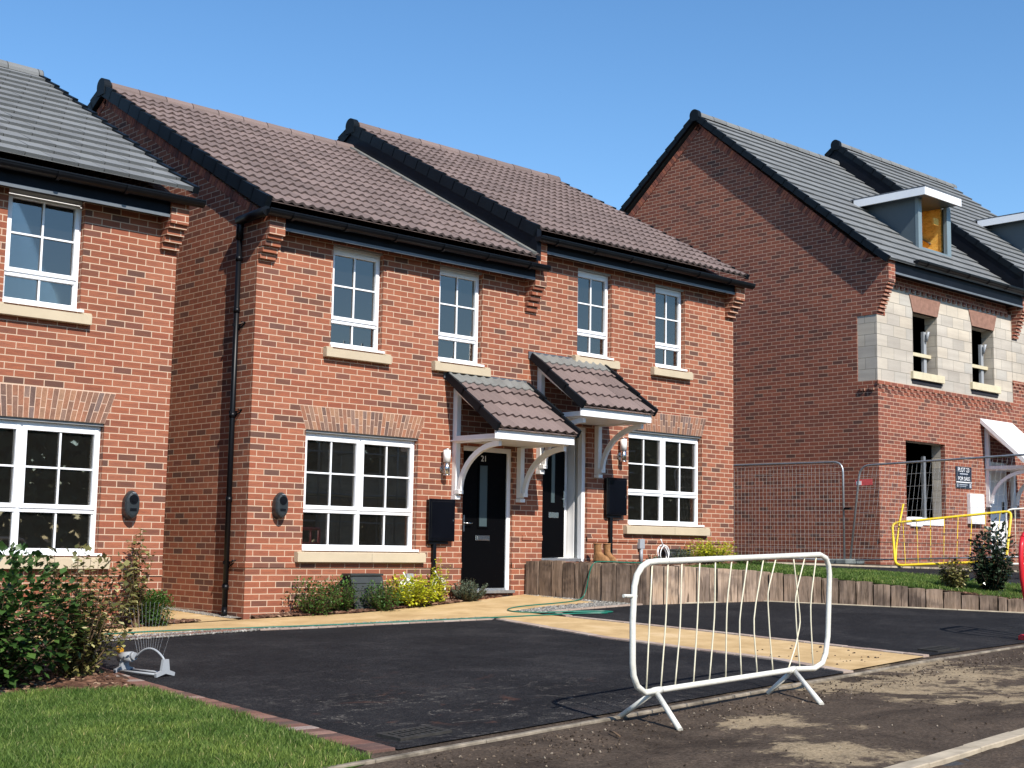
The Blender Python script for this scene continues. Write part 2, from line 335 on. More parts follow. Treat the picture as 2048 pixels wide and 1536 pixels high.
def dirt():
    t = NT('dried_mud'); p = t.pos(); a = t.noise(48, 5, .75, p); b = t.noise(1.05, 6, .66, t.scaled(p, (1, 1.25, 1)), .9); g = t.noise(7, 6, .72, p, .5)
    brown = t.ramp(a, [(.28, (.022, .016, .011)), (.5, (.078, .057, .041)), (.75, (.16, .122, .09))])
    sand = t.ramp(a, [(.28, (.14, .105, .06)), (.5, (.36, .275, .17)), (.75, (.50, .40, .26))])
    acc = t.math('ADD', t.math('MULTIPLY', b, .62), t.math('MULTIPLY', g, .30))
    for (cx, cy, rad, k) in DIRT_PATCHES:
        d_ = t.n('VectorMath', operation='DISTANCE'); t.l(p, d_.inputs[0]); d_.inputs[1].default_value = (cx, cy, -1.15)
        acc = t.math('ADD', acc, t.math('MULTIPLY', t.ramp(t.math('DIVIDE', d_.outputs['Value'], rad), [(.1, (1, 1, 1)), (1, (0, 0, 0))]), k))
    f = t.ramp(acc, [(.55, (0, 0, 0)), (.60, (.75, .75, .75)), (.72, (1, 1, 1))])
    wet = t.ramp(t.noise(.9, 5, .7, p, .7), [(.38, (.45, .43, .42)), (.52, (1, 1, 1)), (.66, (1.45, 1.4, 1.35))]); brown = t.mix(.85, brown, wet, 'MULTIPLY')
    c = t.mix(f, brown, sand)
    # damp dark crumbs of soil
    d = t.math('MULTIPLY', t.ramp(t.noise(22, 6, .8, p, .4), [(.56, (0, 0, 0)), (.62, (1, 1, 1))]), t.ramp(t.noise(1.6, 3, .6, p), [(.42, (0, 0, 0)), (.6, (1, 1, 1))]))
    c = t.mix(t.math('MULTIPLY', d, .8), c, (.022, .017, .013))
    t.set(c, .95, spec=.15); t.bump(t.math('ADD', a, t.math('MULTIPLY', g, 1.5)), .9, .012); return t.mat
m_dirt = dirt()
def paving():
    t = NT('buff_paving'); p = t.pos(); a = t.noise(60, 3, .7, p); b = t.noise(2.4, 5, .6, p, .2); s = t.noise(1, 5, .7, t.scaled(p, (2.6, 11, 1)), .8)
    c = t.ramp(b, [(.3, (.40, .265, .12)), (.55, (.54, .375, .185)), (.75, (.64, .47, .27))])
    c = t.mix(.3, c, t.ramp(a, [(.25, (.7, .7, .7)), (.75, (1.25, 1.25, 1.25))]), 'MULTIPLY')
    c = t.mix(t.math('MULTIPLY', t.ramp(s, [(.60, (0, 0, 0)), (.66, (1, 1, 1))]), .35), c, (.28, .17, .07))
    t.set(c, .9, spec=.2); t.bump(a, .3, .003); return t.mat
m_pave = paving()
m_conc = simple('pin_kerb_concrete', (.20, .17, .13), .9, .6, 7, .2, .5, bscale=50)
m_kerb = simple('kerb_concrete', (.38, .32, .235), .9, .3, 5, .2, .4, bscale=50)
m_soil = simple('bark_mulch_base', (.055, .034, .024), .95, .5, 20, .1, .8, bscale=60)
m_grav0 = simple('gravel_base', (.26, .235, .20), .95, .4, 50, .2, .8, bscale=90)
def chip_mat(name, ramp):
    t = NT(name); c = t.ramp(t.rnd(), ramp); n = t.noise(60, 3, .6, t.pos())
    c = t.mix(.4, c, t.ramp(n, [(.3, (.6, .6, .6)), (.7, (1.3, 1.3, 1.3))]), 'MULTIPLY'); t.set(c, .9, spec=.2); return t.mat
m_chip = chip_mat('bark_chips', [(0, (.045, .022, .014)), (.6, (.13, .065, .04)), (.9, (.20, .11, .07)), (1, (.42, .29, .19))])
m_stone = chip_mat('gravel_stones', [(0, (.08, .08, .075)), (.5, (.20, .19, .17)), (.85, (.30, .28, .25)), (1, (.48, .45, .40))])
m_rubble = chip_mat('soil_lumps', [(0, (.025, .018, .013)), (.6, (.07, .05, .035)), (.85, (.16, .12, .085)), (1, (.30, .25, .19))])
def leaf_mat(name, stops, rough=.45, trans=.25, spec=.45):
    t = NT(name); c = t.ramp(t.rnd(), stops); n = t.noise(9, 2, .5, t.pos())
    c = t.mix(.35, c, t.ramp(n, [(.3, (.65, .7, .6)), (.7, (1.25, 1.25, 1.2))]), 'MULTIPLY')
    t.set(c, rough, spec=spec)
    tl = t.n('BsdfTranslucent'); t.l(c, tl.inputs[0]); mx = t.n('MixShader'); mx.inputs[0].default_value = trans
    t.l(t.b.outputs[0], mx.inputs[1]); t.l(tl.outputs[0], mx.inputs[2]); t.l(mx.outputs[0], t.out.inputs[0]); return t.mat
m_lgreen = leaf_mat('laurel_leaf', [(0, (.014, .034, .008)), (.5, (.038, .088, .018)), (.85, (.085, .16, .035)), (1, (.22, .28, .09))], .42, .25, .35)
m_lvar = leaf_mat('variegated_leaf', [(0, (.055, .05, .016)), (.35, (.10, .105, .03)), (.6, (.20, .18, .06)), (.85, (.48, .44, .18)), (1, (.66, .60, .34))], .35)
m_lbox = leaf_mat('box_leaf', [(0, (.03, .075, .012)), (1, (.10, .21, .035))], .5)
m_lyel = leaf_mat('golden_leaf', [(0, (.22, .30, .012)), (.5, (.58, .60, .03)), (1, (.80, .74, .07))], .5, .35)
m_lgrey = leaf_mat('lavender_leaf', [(0, (.06, .09, .055)), (1, (.17, .21, .14))], .7)
m_ldark = leaf_mat('dark_glossy_leaf', [(0, (.010, .022, .012)), (.7, (.028, .05, .026)), (1, (.10, .13, .08))], .22, .1, .7)
m_lfar = leaf_mat('far_tree_leaf', [(0, (.09, .10, .06)), (1, (.16, .17, .10))], .9, 0, .05)
m_stem = simple('woody_stem', (.14, .09, .055), .85, .3, 20, .2)
def grassm():
    t = NT('lawn_blade'); c = t.ramp(t.rnd(), [(0, (.045, .088, .016)), (.55, (.112, .188, .034)), (.9, (.20, .285, .065)), (1, (.42, .40, .18))])
    n = t.noise(1.9, 5, .65, t.pos()); c = t.mix(.85, c, t.ramp(n, [(.32, (.52, .66, .50)), (.5, (1, 1, 1)), (.68, (1.5, 1.28, 1.2))]), 'MULTIPLY'); t.set(c, .6, spec=.25)
    tl = t.n('BsdfTranslucent'); t.l(c, tl.inputs[0]); mx = t.n('MixShader'); mx.inputs[0].default_value = .3
    t.l(t.b.outputs[0], mx.inputs[1]); t.l(tl.outputs[0], mx.inputs[2]); t.l(mx.outputs[0], t.out.inputs[0]); return t.mat
m_blade = grassm()
m_turf = simple('turf_base', (.045, .075, .014), .95, .4, 8, .1, .6, bscale=60)

# ------------------------------------------------------------------ ground shape
def G(x, y):
    x = min(x, 24)
    yf = 6.55 + .07 * (x - 5); zf = -1.2 + .03 * (x - 6.5)
    zb = -.933 + (.05 if x > 8.9 else .03) * (x - 8.89)
    if x > 13.65: zb = -.695 + .03 * (x - 13.65)
    if x < 0: zf = -1.395; zb = -1.2
    t = (y - yf) / (14.2 - yf); z = zf + (zb - zf) * min(max(t, 0), 1.3)
    if y < yf: z = zf - .012 * (yf - max(y, -20))
    return z
def U(x, y):
    d = max(0, 14.4 - max(y, 6)); return -.235 - .04 * d - .016 * max(0, 12.6 - max(y, 6)) ** 2
def sheet(name, poly, off, mat, fn=G, step=.5, parent=None, kind='structure', thick=0):
    bm = bmesh.new(); vs = [bm.verts.new((p[0], p[1], 0)) for p in poly]; bm.faces.new(vs)
    xs = [p[0] for p in poly]; ys = [p[1] for p in poly]
    for ax, lo, hi in ((0, min(xs), max(xs)), (1, min(ys), max(ys))):
        k = math.ceil(lo / step) * step
        while k < hi:
            co = (k, 0, 0) if ax == 0 else (0, k, 0); no = (1, 0, 0) if ax == 0 else (0, 1, 0)
            bmesh.ops.bisect_plane(bm, geom=bm.verts[:] + bm.edges[:] + bm.faces[:], plane_co=co, plane_no=no, dist=1e-5); k += step
    if thick:
        ex = bmesh.ops.extrude_face_region(bm, geom=bm.faces[:]); nv = [v for v in ex['geom'] if isinstance(v, bmesh.types.BMVert)]
        for v in bm.verts: v.co.z = fn(v.co.x, v.co.y) + off - thick
        for v in nv: v.co.z = fn(v.co.x, v.co.y) + off
    else:
        for v in bm.verts: v.co.z = fn(v.co.x, v.co.y) + off
    bmesh.ops.recalc_face_normals(bm, faces=bm.faces[:])
    me = bpy.data.meshes.new(name); bm.to_mesh(me); bm.free(); me.materials.append(mat)
    up = sum(p.normal.z for p in me.polygons)
    if up < 0 and not thick: me.flip_normals()
    o = bpy.data.objects.new(name, me); SC.collection.objects.link(o)
    if kind: o['kind'] = kind
    return o
def strip(pts, w, side=1):
    """polygon along a polyline, w wide to its left (side=1) or right"""
    out = []
    for i, p in enumerate(pts):
        a = pts[max(i - 1, 0)]; b = pts[min(i + 1, len(pts) - 1)]; dx, dy = b[0] - a[0], b[1] - a[1]; l = math.hypot(dx, dy)
        out.append((p[0] - dy / l * w * side, p[1] + dx / l * w * side))
    return list(pts) + out[::-1]

# base ground: one sheet to the horizon, finer near the camera and lumpy where the verge is bare earth
def axis(vals):
    out = []
    for a, b, s in vals:
        n = max(1, round((b - a) / s)); out += [a + (b - a) * i / n for i in range(n)]
    return out + [vals[-1][1]]
gx = axis([(-400, -40, 60), (-40, 0, 5), (0, 4, .5), (4, 12, .05), (12, 17, .12), (17, 30, 1), (30, 60, 6), (60, 700, 80)])
gy = axis([(-400, -30, 60), (-30, 0, 5), (0, 3.8, .5), (3.8, 7.4, .05), (7.4, 16, .6), (16, 30, 2), (30, 700, 80)])
gv, gf = [], []
def edge_y(x): return 6.52 + .075 * (x - 5.2) if x < 12.2 else 7.045 + .02 * (x - 12.2)
for y in gy:
    for x in gx:
        z = G(x, y)
        if 3.9 < x < 17 and 3.8 < y < 7.4:
            k = min(1, max(0, (edge_y(x) - .03 - y) / .25))
            z += k * (0.010 * mnoise.noise(Vector((x * 1.7, y * 1.9, 3))) + .004 * mnoise.noise(Vector((x * 7, y * 8, 1))) + .002 * mnoise.noise(Vector((x * 19, y * 22, 1))))
        elif y > 7.4: z -= .02
        gv.append((x, y, z))
nx = len(gx)
for j in range(len(gy) - 1):
    for i in range(nx - 1): a = j * nx + i; gf.append((a, a + 1, a + nx + 1, a + nx))
me = bpy.data.meshes.new('ground'); me.from_pydata(gv, [], gf); me.materials.append(m_dirt); me.update()
me.polygons.foreach_set('use_smooth', [True] * len(gf))
go = bpy.data.objects.new('ground', me); SC.collection.objects.link(go); go['kind'] = 'structure'

F0 = (5.2, 6.55)
drvA = [(5.23, 6.60), (10.5, 6.985), (10.68, 7.9), (10.68, 10.1), (11.02, 12.15), (9.6, 12.58), (8.3, 12.92), (6.7, 12.85), (5.75, 12.8), (5.42, 10.0), (5.3, 8.0)]
sheet('driveway', drvA, .010, m_tar)
drvB = [(12.3, 7.21), (12.18, 9.9), (12.02, 11.8), (12.25, 12.33), (13.78, 12.24), (15.72, 11.76), (17.62, 8.86), (19.3, 7.95), (19.3, 7.25)]
sheet('driveway', drvB, .010, m_tar)
pathp = [(10.64, 7.03), (12.16, 7.17), (12.04, 9.9), (11.88, 11.85), (11.83, 12.72), (12.6, 12.86), (13.45, 12.78), (13.55, 14.2), (13.0, 14.12),
         (11.6, 13.85), (10.2, 13.75), (8.92, 14.05), (7.4, 14.05), (6.0, 14.0), (6.0, 13.25), (7.2, 13.28), (8.6, 13.18), (9.8, 12.83), (11.15, 12.42), (11.15, 12.1), (10.82, 10.1), (10.82, 7.9)]
sheet('footpath', pathp, .014, m_pave)
sheet('gravel_bed', [(6.4, 12.95), (8.3, 13.0), (9.6, 12.68), (11.1, 12.22), (11.15, 12.42), (9.8, 12.85), (8.6, 13.2), (7.2, 13.3), (6.4, 13.3)], .006, m_grav0)
sheet('gravel_bed', [(11.83, 12.74), (12.02, 12.42), (12.25, 12.45), (13.8, 12.35), (13.85, 12.5), (13.6, 14.22), (13.3, 14.22), (13.45, 12.78), (12.6, 12.86)], .006, m_grav0)
sheet('footpath', [(7.82, 14.12), (8.75, 14.12), (8.75, 18), (7.82, 18)], .0135, m_pave)
sheet('gravel_bed', [(8.72, 14.25), (8.9, 14.25), (8.9, 18), (8.72, 18)], .018, m_grav0)
def setts(name, pts, w, bl, mat, gap=.006, off=.02, fn=G, across=True):
    """a row of paving bricks laid along a line; each its own small block in one edging"""
    mb = MB()
    for (a, b) in zip(pts[:-1], pts[1:]):
        a, b = Vector(a), Vector(b); L = (b - a).length; d = (b - a) / L; n = Vector((-d.y, d.x)); k = max(1, int(L / bl))
        for i in range(k):
            p = a + d * (L * (i + .5) / k); c = p + n * w * .5; h = off + random.uniform(-.002, .002); z = fn(c.x, c.y) + h
            sl = (fn(c.x + d.x * .1, c.y + d.y * .1) - fn(c.x, c.y)) / .1
            mb.obox((c.x, c.y, z - .03), (d.x * (L / k - gap) / 2, d.y * (L / k - gap) / 2, sl * (L / k) / 2), (n.x * (w - gap) / 2, n.y * (w - gap) / 2, 0), (0, 0, .03), 0, random.random())
    o = mb.build(name, mat, None, .003); o['kind'] = 'structure'; return o
setts('brick_edging', [(5.23, 6.62), (5.3, 8.0), (5.42, 10.0), (5.75, 12.75)], .21, .105, m_kerbb)
setts('brick_edging', [(5.8, 13.0), (6.7, 13.0), (8.25, 13.06)][::-1], -.12, .21, m_kerbb)
setts('paved_edging', [(8.3, 12.94), (9.6, 12.6), (11.02, 12.17)], .11, .21, m_setts)
setts('paved_edging', [(10.52, 7.0), (10.70, 7.9), (10.70, 10.1), (11.04, 12.15)], -.12, .21, m_setts)
setts('paved_edging', [(12.3, 7.2), (12.18, 9.9), (12.02, 11.8)], .12, .21, m_setts)
setts('paved_edging', [(12.04, 11.85), (12.25, 12.36), (13.8, 12.28)], .10, .21, m_setts)
def kerbline(name, pts, w, h, mat, base=.06, fn=G, seg=.9):
    mb = MB()
    for a, b in zip(pts[:-1], pts[1:]):
        a, b = Vector(a), Vector(b); L = (b - a).length; d = (b - a) / L; n = Vector((-d.y, d.x)); k = max(1, round(L / seg))
        for i in range(k):
            c = a + d * (L * (i + .5) / k) + n * w / 2; z = fn(c.x, c.y) + random.uniform(-.003, .003); hl = (L / k - .006) / 2
            sl = (fn(c.x + d.x * .2, c.y + d.y * .2) - fn(c.x, c.y)) / .2
            mb.obox((c.x, c.y, z + (h - base) / 2), (d.x * hl, d.y * hl, sl * hl), (n.x * w / 2, n.y * w / 2, 0), (0, 0, (h + base) / 2), 0, random.random())
    o = mb.build(name, mat, None, .006); o['kind'] = 'structure'; return o
kerbline('pin_kerb', [(2.2, 6.2), (4.9, 6.38), (12.2, 6.985), (14.4, 7.06), (19.3, 7.12)], .045, .018, m_conc)
kerbline('road_kerb', [(0, 3.62), (5.5, 4.06), (7.13, 4.185), (8.5, 4.295), (14, 4.74), (25, 5.6)], .125, .03, m_kerb)
sheet('road', [(-40, -3.2), (60, -3.2), (60, 8.4), (25, 5.6), (14, 4.735), (8.5, 4.29), (7.13, 4.18), (5.5, 4.055), (0, 3.615), (-40, .4)], -.001, m_road, step=2)
kerbline('pin_kerb', [(13.8, 12.3), (15.74, 11.8), (17.64, 8.9), (18.6, 8.3)], .05, .02, m_kerb)
# planting beds
sheet('planting_bed', [(-2, 9.95), (4.3, 10.1), (5.2, 9.75), (5.42, 10.4), (5.75, 12.8), (5.9, 14.25), (-2, 14.25)], .02, m_soil)
sheet('planting_bed', [(9.0, 14.22), (8.93, 14.08), (10.2, 13.78), (11.6, 13.88), (12.9, 14.13), (12.3, 14.22)], .03, m_soil)
sheet('planting_bed', [(6.2, 14.25), (6.2, 14.02), (7.3, 14.08), (7.95, 14.18), (7.75, 14.25)], .03, m_soil)
# upper level
upper_poly = [(13.5, 14.25), (13.85, 12.3), (15.8, 11.85), (17.7, 8.92), (20, 7.9), (40, 7.9), (60, 12), (60, 60), (13.5, 60)]
sheet('upper_ground', upper_poly, -.01, m_dirt, U, 1.0)
lawn2 = [(14.1, 12.45), (15.85, 12.05), (17.75, 9.15), (18.3, 9.0), (19.6, 10.6), (18.95, 11.7), (18.25, 12.45), (18.4, 13.7), (16.4, 13.2)]
sheet('lawn', [(14.5, 12.5), (15.9, 12.02), (17.78, 9.1), (22.0, 8.4), (21.0, 9.9), (19.62, 10.7), (18.95, 11.72), (18.22, 12.45), (18.4, 13.74), (16.4, 13.1)], .0, m_turf, U)
sheet('driveway', [(18.4, 13.75), (18.22, 12.45), (18.95, 11.72), (19.62, 10.7), (21.0, 9.9), (22.5, 8.9), (27, 8.4), (27, 10.2), (22.6, 12.36), (20.4, 13.40), (18.88, 14.15)], .004, m_tar, U)
kerbline('pin_kerb', [(18.88, 14.17), (20.4, 13.43), (22.6, 12.39), (27, 10.2)], .05, .03, m_kerb, fn=U)
sheet('planting_bed', [(14.4, 14.2), (13.9, 12.9), (14.5, 12.55), (16.4, 13.15), (18.2, 13.6), (18.2, 14.2)], .012, m_soil, U)
sheet('planting_bed', [(17.2, 9.9), (17.72, 9.0), (19.3, 8.4), (19.8, 9.2), (18.9, 10.2), (18.0, 10.2)], .012, m_soil, U)

# ------------------------------------------------------------------ houses: shared builders
def wall_front(mb, x0, x1, z0, z1, Y, holes, m=0, thick=.3, mp=1, brickdepth=.1):
    xs = sorted({x0, x1, *[h[0] for h in holes], *[h[1] for h in holes]}); zs = sorted({z0, z1, *[h[2] for h in holes], *[h[3] for h in holes]})
    for a, b in zip(xs[:-1], xs[1:]):
        for c, d in zip(zs[:-1], zs[1:]):
            if any(h[0] <= a and b <= h[1] and h[2] <= c and d <= h[3] for h in holes): continue
            mb.face([(a, Y, c), (b, Y, c), (b, Y, d), (a, Y, d)], m=m)
            mb.face([(b, Y + thick, c), (a, Y + thick, c), (a, Y + thick, d), (b, Y + thick, d)], m=mp)
    for (a, b, c, d) in holes:
        for ya, yb, mm in ((Y, Y + brickdepth, m), (Y + brickdepth, Y + thick, mp)):
            mb.face([(a, ya, c), (a, ya, d), (a, yb, d), (a, yb, c)][::-1], m=mm); mb.face([(b, ya, c), (b, ya, d), (b, yb, d), (b, yb, c)], m=mm)
            mb.face([(a, ya, d), (b, ya, d), (b, yb, d), (a, yb, d)][::-1], m=mm); mb.face([(a, ya, c), (b, ya, c), (b, yb, c), (a, yb, c)], m=mm)

def window(root, x0, x1, z0, z1, Y, pair, ratio, sill=True, side=.11, sillh=.14):
    f = MB(); yf, yb = Y + .085, Y + .15; w = .038; z1 = z1 - .03
    f.box(x0, x0 + w, yf, yb, z0, z1); f.box(x1 - w, x1, yf, yb, z0, z1); f.box(x0 + w, x1 - w, yf, yb, z1 - w - .02, z1); f.box(x0 + w, x1 - w, yf, yb, z0, z0 + .075)
    f.box(x0 - .001, x1 + .001, Y - .0, yf, z0 - .002, z0 + .028); f.box(x0 - .005, x1 + .04, Y - .022, Y - .001, z0 - .002, z0 + .028)                      # projecting upvc cill
    zt = z0 + (z1 - z0) * ratio
    f.box(x0 + w, x1 - w, yf, yb, zt - .028, zt + .028)
    cols = [(x0 + w, (x0 + x1) / 2 - .024), ((x0 + x1) / 2 + .024, x1 - w)] if pair else [(x0 + w, x1 - w)]
    if pair: f.box((x0 + x1) / 2 - .024, (x0 + x1) / 2 + .024, yf, yb, z0 + .075, zt - .028); f.box((x0 + x1) / 2 - .024, (x0 + x1) / 2 + .024, yf, yb, zt + .028, z1 - w - .02)
    gw = .011
    for a, b in cols:                                                                     # glazing bar of the fixed light
        c = (a + b) / 2; f.box(c - gw, c + gw, yf + .014, yf + .032, z0 + .075, zt - .028)
        f.box(a, a + .014, yf + .012, yb, z0 + .075, zt - .028); f.box(b - .014, b, yf + .012, yb, z0 + .075, zt - .028)
    fo = f.build('window', m_white, root, .003)
    hd = MB(); hd.box(x0 + .001, x1 - .001, yf - .06, yf + .03, z1, z1 + .031); hd.build('head_shade_strip', m_headshade, fo)  # grey strip paints the arch's shade across the frame head
    g = MB()
    for a, b in cols:
        c = MB(); s = .048; ys = yf - .014; lo, hi = zt + .016, z1 - w - .008; a2, b2 = a - .012, b + .012
        c.box(a2, a2 + s, ys, yb - .02, lo, hi); c.box(b2 - s, b2, ys, yb - .02, lo, hi); c.box(a2 + s, b2 - s, ys, yb - .02, hi - s, hi); c.box(a2 + s, b2 - s, ys, yb - .02, lo, lo + s)
        mx, mz = (a2 + b2) / 2, (lo + hi) / 2
        c.box(mx - gw, mx + gw, ys + .014, ys + .034, lo + s, hi - s); c.box(a2 + s, mx - gw, ys + .0145, ys + .0335, mz - gw, mz + gw); c.box(mx + gw, b2 - s, ys + .0145, ys + .0335, mz - gw, mz + gw)
        c.build('casement', m_white, fo, .003)
        yg = ys + .036; g.box(a2 + s - .01, b2 - s + .01, yg, yg + .006, lo + s - .01, hi - s + .01)
        yg = yf + .036; g.box(a - .002, b + .002, yg, yg + .006, z0 + .07, zt - .02)
    g.build('pane', m_glass, fo)
    if sill:
        s = MB(); s.box(x0 - side, x1 + side, Y - .085, Y + .02, z0 - sillh, z0 - .03); s.box(x0 - side, x0 - side + .10, Y - .07, Y + .02, z0 - .03, z0 - .012); s.box(x1 + side - .10, x1 + side, Y - .07, Y + .02, z0 - .03, z0 - .012)
        s.face([(x0 - side + .1, Y - .085, z0 - .03), (x1 + side - .1, Y - .085, z0 - .03), (x1 + side - .1, Y + .06, z0 - .003), (x0 - side + .1, Y + .06, z0 - .003)])
        if pair: mid = (x0 + x1) / 2 + .12; s.box(mid - .0015, mid + .0015, Y - .087, Y - .08, z0 - sillh, z0 - .03, 1)
        s.build('sill', [m_sill, m_dkplastic], fo, .004)
    return fo

def arch(root, x0, x1, z0, h, Y, splay=.10, n=None, mat=None):
    """flat arch of splayed bricks standing 3 mm proud"""
    mb = MB(); n = n or int((x1 - x0) / .057); cx = (x0 + x1) / 2; hw0 = (x1 - x0) / 2; hw1 = hw0 + splay; Yp = Y - .004
    mb.prism([(x0, z0), (x1, z0), (x1 + splay, z0 + h), (x0 - splay, z0 + h)], 'y', Y + .02, Y - .001, 1)
    def X(t, z): k = (z - z0) / h; hw = hw0 + (hw1 - hw0) * k; return cx - hw + 2 * hw * t
    for i in range(n):
        t0, t1 = (i + .07) / n, (i + .93) / n; sp = z0 + h * (.64 if i % 2 else .36)
        for a, b in ((z0 + .004, sp - .005), (sp + .005, z0 + h - .006)):
            mb.prism([(X(t0, a), a), (X(t1, a), a), (X(t1, b), b), (X(t0, b), b)], 'y', Yp, Y, 0, random.random())
    return mb.build('brick_arch', [mat or m_archb, m_mortar], root)

def roof_slope(mb, x0, x1, e, r, kind, gauge=.34, hole=None, m=0):
    """tiles from eaves e=(y,z) to ridge r=(y,z) between x0 and x1; courses overlap, each tile has a thick lower edge"""
    e, r = Vector((e[0], e[1])), Vector((r[0], r[1])); L = (r - e).length; d = (r - e) / L; nrm = Vector((-d.y, d.x))
    if nrm.y < 0: nrm = -nrm
    n = max(1, round(L / gauge)); g = L / n
    def P(x, s, h): q = e + d * s + nrm * h; return (x, q.x, q.y)
    if kind == 'pan':
        per = .15; ns = max(8, int((x1 - x0) / per * 8)); xs = [x0 + (x1 - x0) * i / ns for i in range(ns + 1)]
        prof = [.030 * (.5 + .5 * math.cos(2 * math.pi * (x - x0) / per)) ** 1.25 for x in xs]
        for k in range(n):
            s0, s1 = k * g - .012, (k + 1) * g + .02
            jit = {}
            for i in range(ns):
                t = int((xs[i] - x0) / (2 * per)); j = jit.setdefault(t, (random.uniform(-.004, .004), random.uniform(-.003, .003), random.random()))
                a0, a1 = prof[i], prof[i + 1]; tl = .038 + j[1]; S0 = s0 + j[0]
                lo = [P(xs[i], S0, tl + a0), P(xs[i + 1], S0, tl + a1)]; hi = [P(xs[i + 1], s1, a1 + .004), P(xs[i], s1, a0 + .004)]
                mb.face(lo + hi, m=m, r=j[2], smooth=True)
                mb.face([P(xs[i], S0 + .006, tl + a0 - .034), P(xs[i + 1], S0 + .006, tl + a1 - .034), lo[1], lo[0]], m=m, r=j[2] * .6)
    else:
        tw = .3
        for k in range(n):
            s0, s1 = k * g - .01, (k + 1) * g + .02; x = x0 - (tw / 2 if k % 2 else 0)
            while x < x1 - 1e-4:
                a, b = max(x, x0), min(x + tw, x1); x += tw
                if b - a < .01: continue
                if hole and a > hole[0] - .1 and b < hole[1] + .1 and s0 > hole[2] - .1 and s1 < hole[3]: continue
                tl = .043 + random.uniform(-.003, .003); S0 = s0 + random.uniform(-.003, .003); rr = random.random(); q = .004
                mb.face([P(a + q, S0, tl), P(b - q, S0, tl), P(b - q, s1, .006), P(a + q, s1, .006)], m=m, r=rr)
                mb.face([P(a + q, S0 + .004, tl - .043), P(b - q, S0 + .004, tl - .043), P(b - q, S0, tl), P(a + q, S0, tl)], m=m, r=rr * .7)
                mb.face([P(b - q, S0, tl), P(b - q, S0, tl - .02), P(b - q, s1, -.014), P(b - q, s1, .006)], m=m, r=rr * .5)
                mb.face([P(a + q, s1, .006), P(a + q, s1, -.014), P(a + q, S0, tl - .02), P(a + q, S0, tl)], m=m, r=rr * .5)
    mb.face([P(x0, -.02, 0), P(x1, -.02, 0), P(x1, L, 0), P(x0, L, 0)] if not hole else [P(x0, -.02, 0), P(x1, -.02, 0), P(x1, hole[2], 0), P(x0, hole[2], 0)], m=m, r=.1)
    if hole:
        mb.face([P(x0, hole[2], 0), P(hole[0], hole[2], 0), P(hole[0], hole[3], 0), P(x0, hole[3], 0)], m=m, r=.1)
        mb.face([P(hole[1], hole[2], 0), P(x1, hole[2], 0), P(x1, hole[3], 0), P(hole[1], hole[3], 0)], m=m, r=.1)
        mb.face([P(x0, hole[3], 0), P(x1, hole[3], 0), P(x1, L, 0), P(x0, L, 0)], m=m, r=.1)
    return n

def ridge(root, x0, x1, y, z, mat, rad=.115):
    mb = MB(); x = x0; rows = 8
    while x < x1 - .02:
        b = min(x + .45, x1); rr = random.random(); dz = random.uniform(-.004, .004)
        for k in range(rows):
            a0, a1 = math.pi * (k / rows) * 1.1 - .157, math.pi * ((k + 1) / rows) * 1.1 - .157
            p = lambda xx, an, r_: (xx, y - math.cos(an) * r_, z + dz + math.sin(an) * r_ - .045)
            mb.face([p(x + .003, a0, rad), p(b - .008, a0, rad - .003), p(b - .008, a1, rad - .003), p(x + .003, a1, rad)], r=rr, smooth=True)
            mb.face([p(x + .003, a0, rad), p(x + .003, a1, rad), p(x + .003, a1, rad - .025), p(x + .003, a0, rad - .025)], r=rr)
            mb.face([p(b - .003, a0, rad), p(b - .003, a1, rad), p(b - .003, a1, rad - .025), p(b - .003, a0, rad - .025)][::-1], r=rr)
        x = b
    return mb.build('ridge_tiles', mat, root)

def verge(root, x, e, r, w=.075, h=.15, gauge=.34, both=True, back=None, top=.05, side=-1):
    """stepped dry verge caps on a gable edge at x, plus rounded ridge end cap"""
    mb = MB()
    def run(e, r):
        e, r = Vector(e), Vector(r); L = (r - e).length; d = (r - e) / L; nrm = Vector((-d.y, d.x)); nrm = nrm if nrm.y > 0 else -nrm
        n = max(1, round(L / gauge)); g = L / n
        for k in range(n):
            s0, s1 = k * g - .02, (k + 1) * g - .004
            pts = []
            for s, hh in ((s0, top + .012), (s1, top - .016), (s1, top - h), (s0, top - h + .008)):
                q = e + d * s + nrm * hh; pts.append((q.x, q.y))
            mb.prism(pts, 'x', x, x + w * -side * 1.0, 0)
        return d
    run(e, r); front = mb.build('verge_caps', m_vcap, root); mb = MB()
    if back: run(back, r); mb.build('verge_caps', m_vcap, root); mb = MB()
    if side > 0: return front
    rd = .122; cy, cz = r[0], r[1] + .0
    pts = [(cy + math.cos(a) * rd, cz + math.sin(a) * rd + .01) for a in [math.pi * k / 12 for k in range(13)]] + [(cy - rd * .95, cz - .13), (cy + rd * .95, cz - .13)]
    mb.prism(pts, 'x', x - .012 if side < 0 else x + .012, x + w * -side + .02 * -side)
    return mb.build('ridge_end_cap', m_vcap, root)
m_vcap = simple('verge_cap_plastic', (.0045, .0075, .011), .55, .25, 3, spec=.18)

def kneeler(root, x0, x1, Y, ztop, blockh, steps, proj, mat, sh=.075):
    """brick corbel at the foot of a gable: courses stepping out under a block"""
    mb = MB(); zb = ztop - blockh
    for k in range(steps):
        z1 = zb - k * sh; pj = proj * (1 - (k + .7) / (steps + .9))
        mb.box(x0 + .002, x1 - .002, Y - pj, Y + .01, z1 - sh + .026, z1)
        mb.box(x0 + .006, x1 - .006, Y - pj + .055, Y + .01, z1 - sh, z1 - sh + .026)
    mb.box(x0, x1, Y - proj, Y + .01, zb, ztop)
    return mb.build('corbel', mat, root)

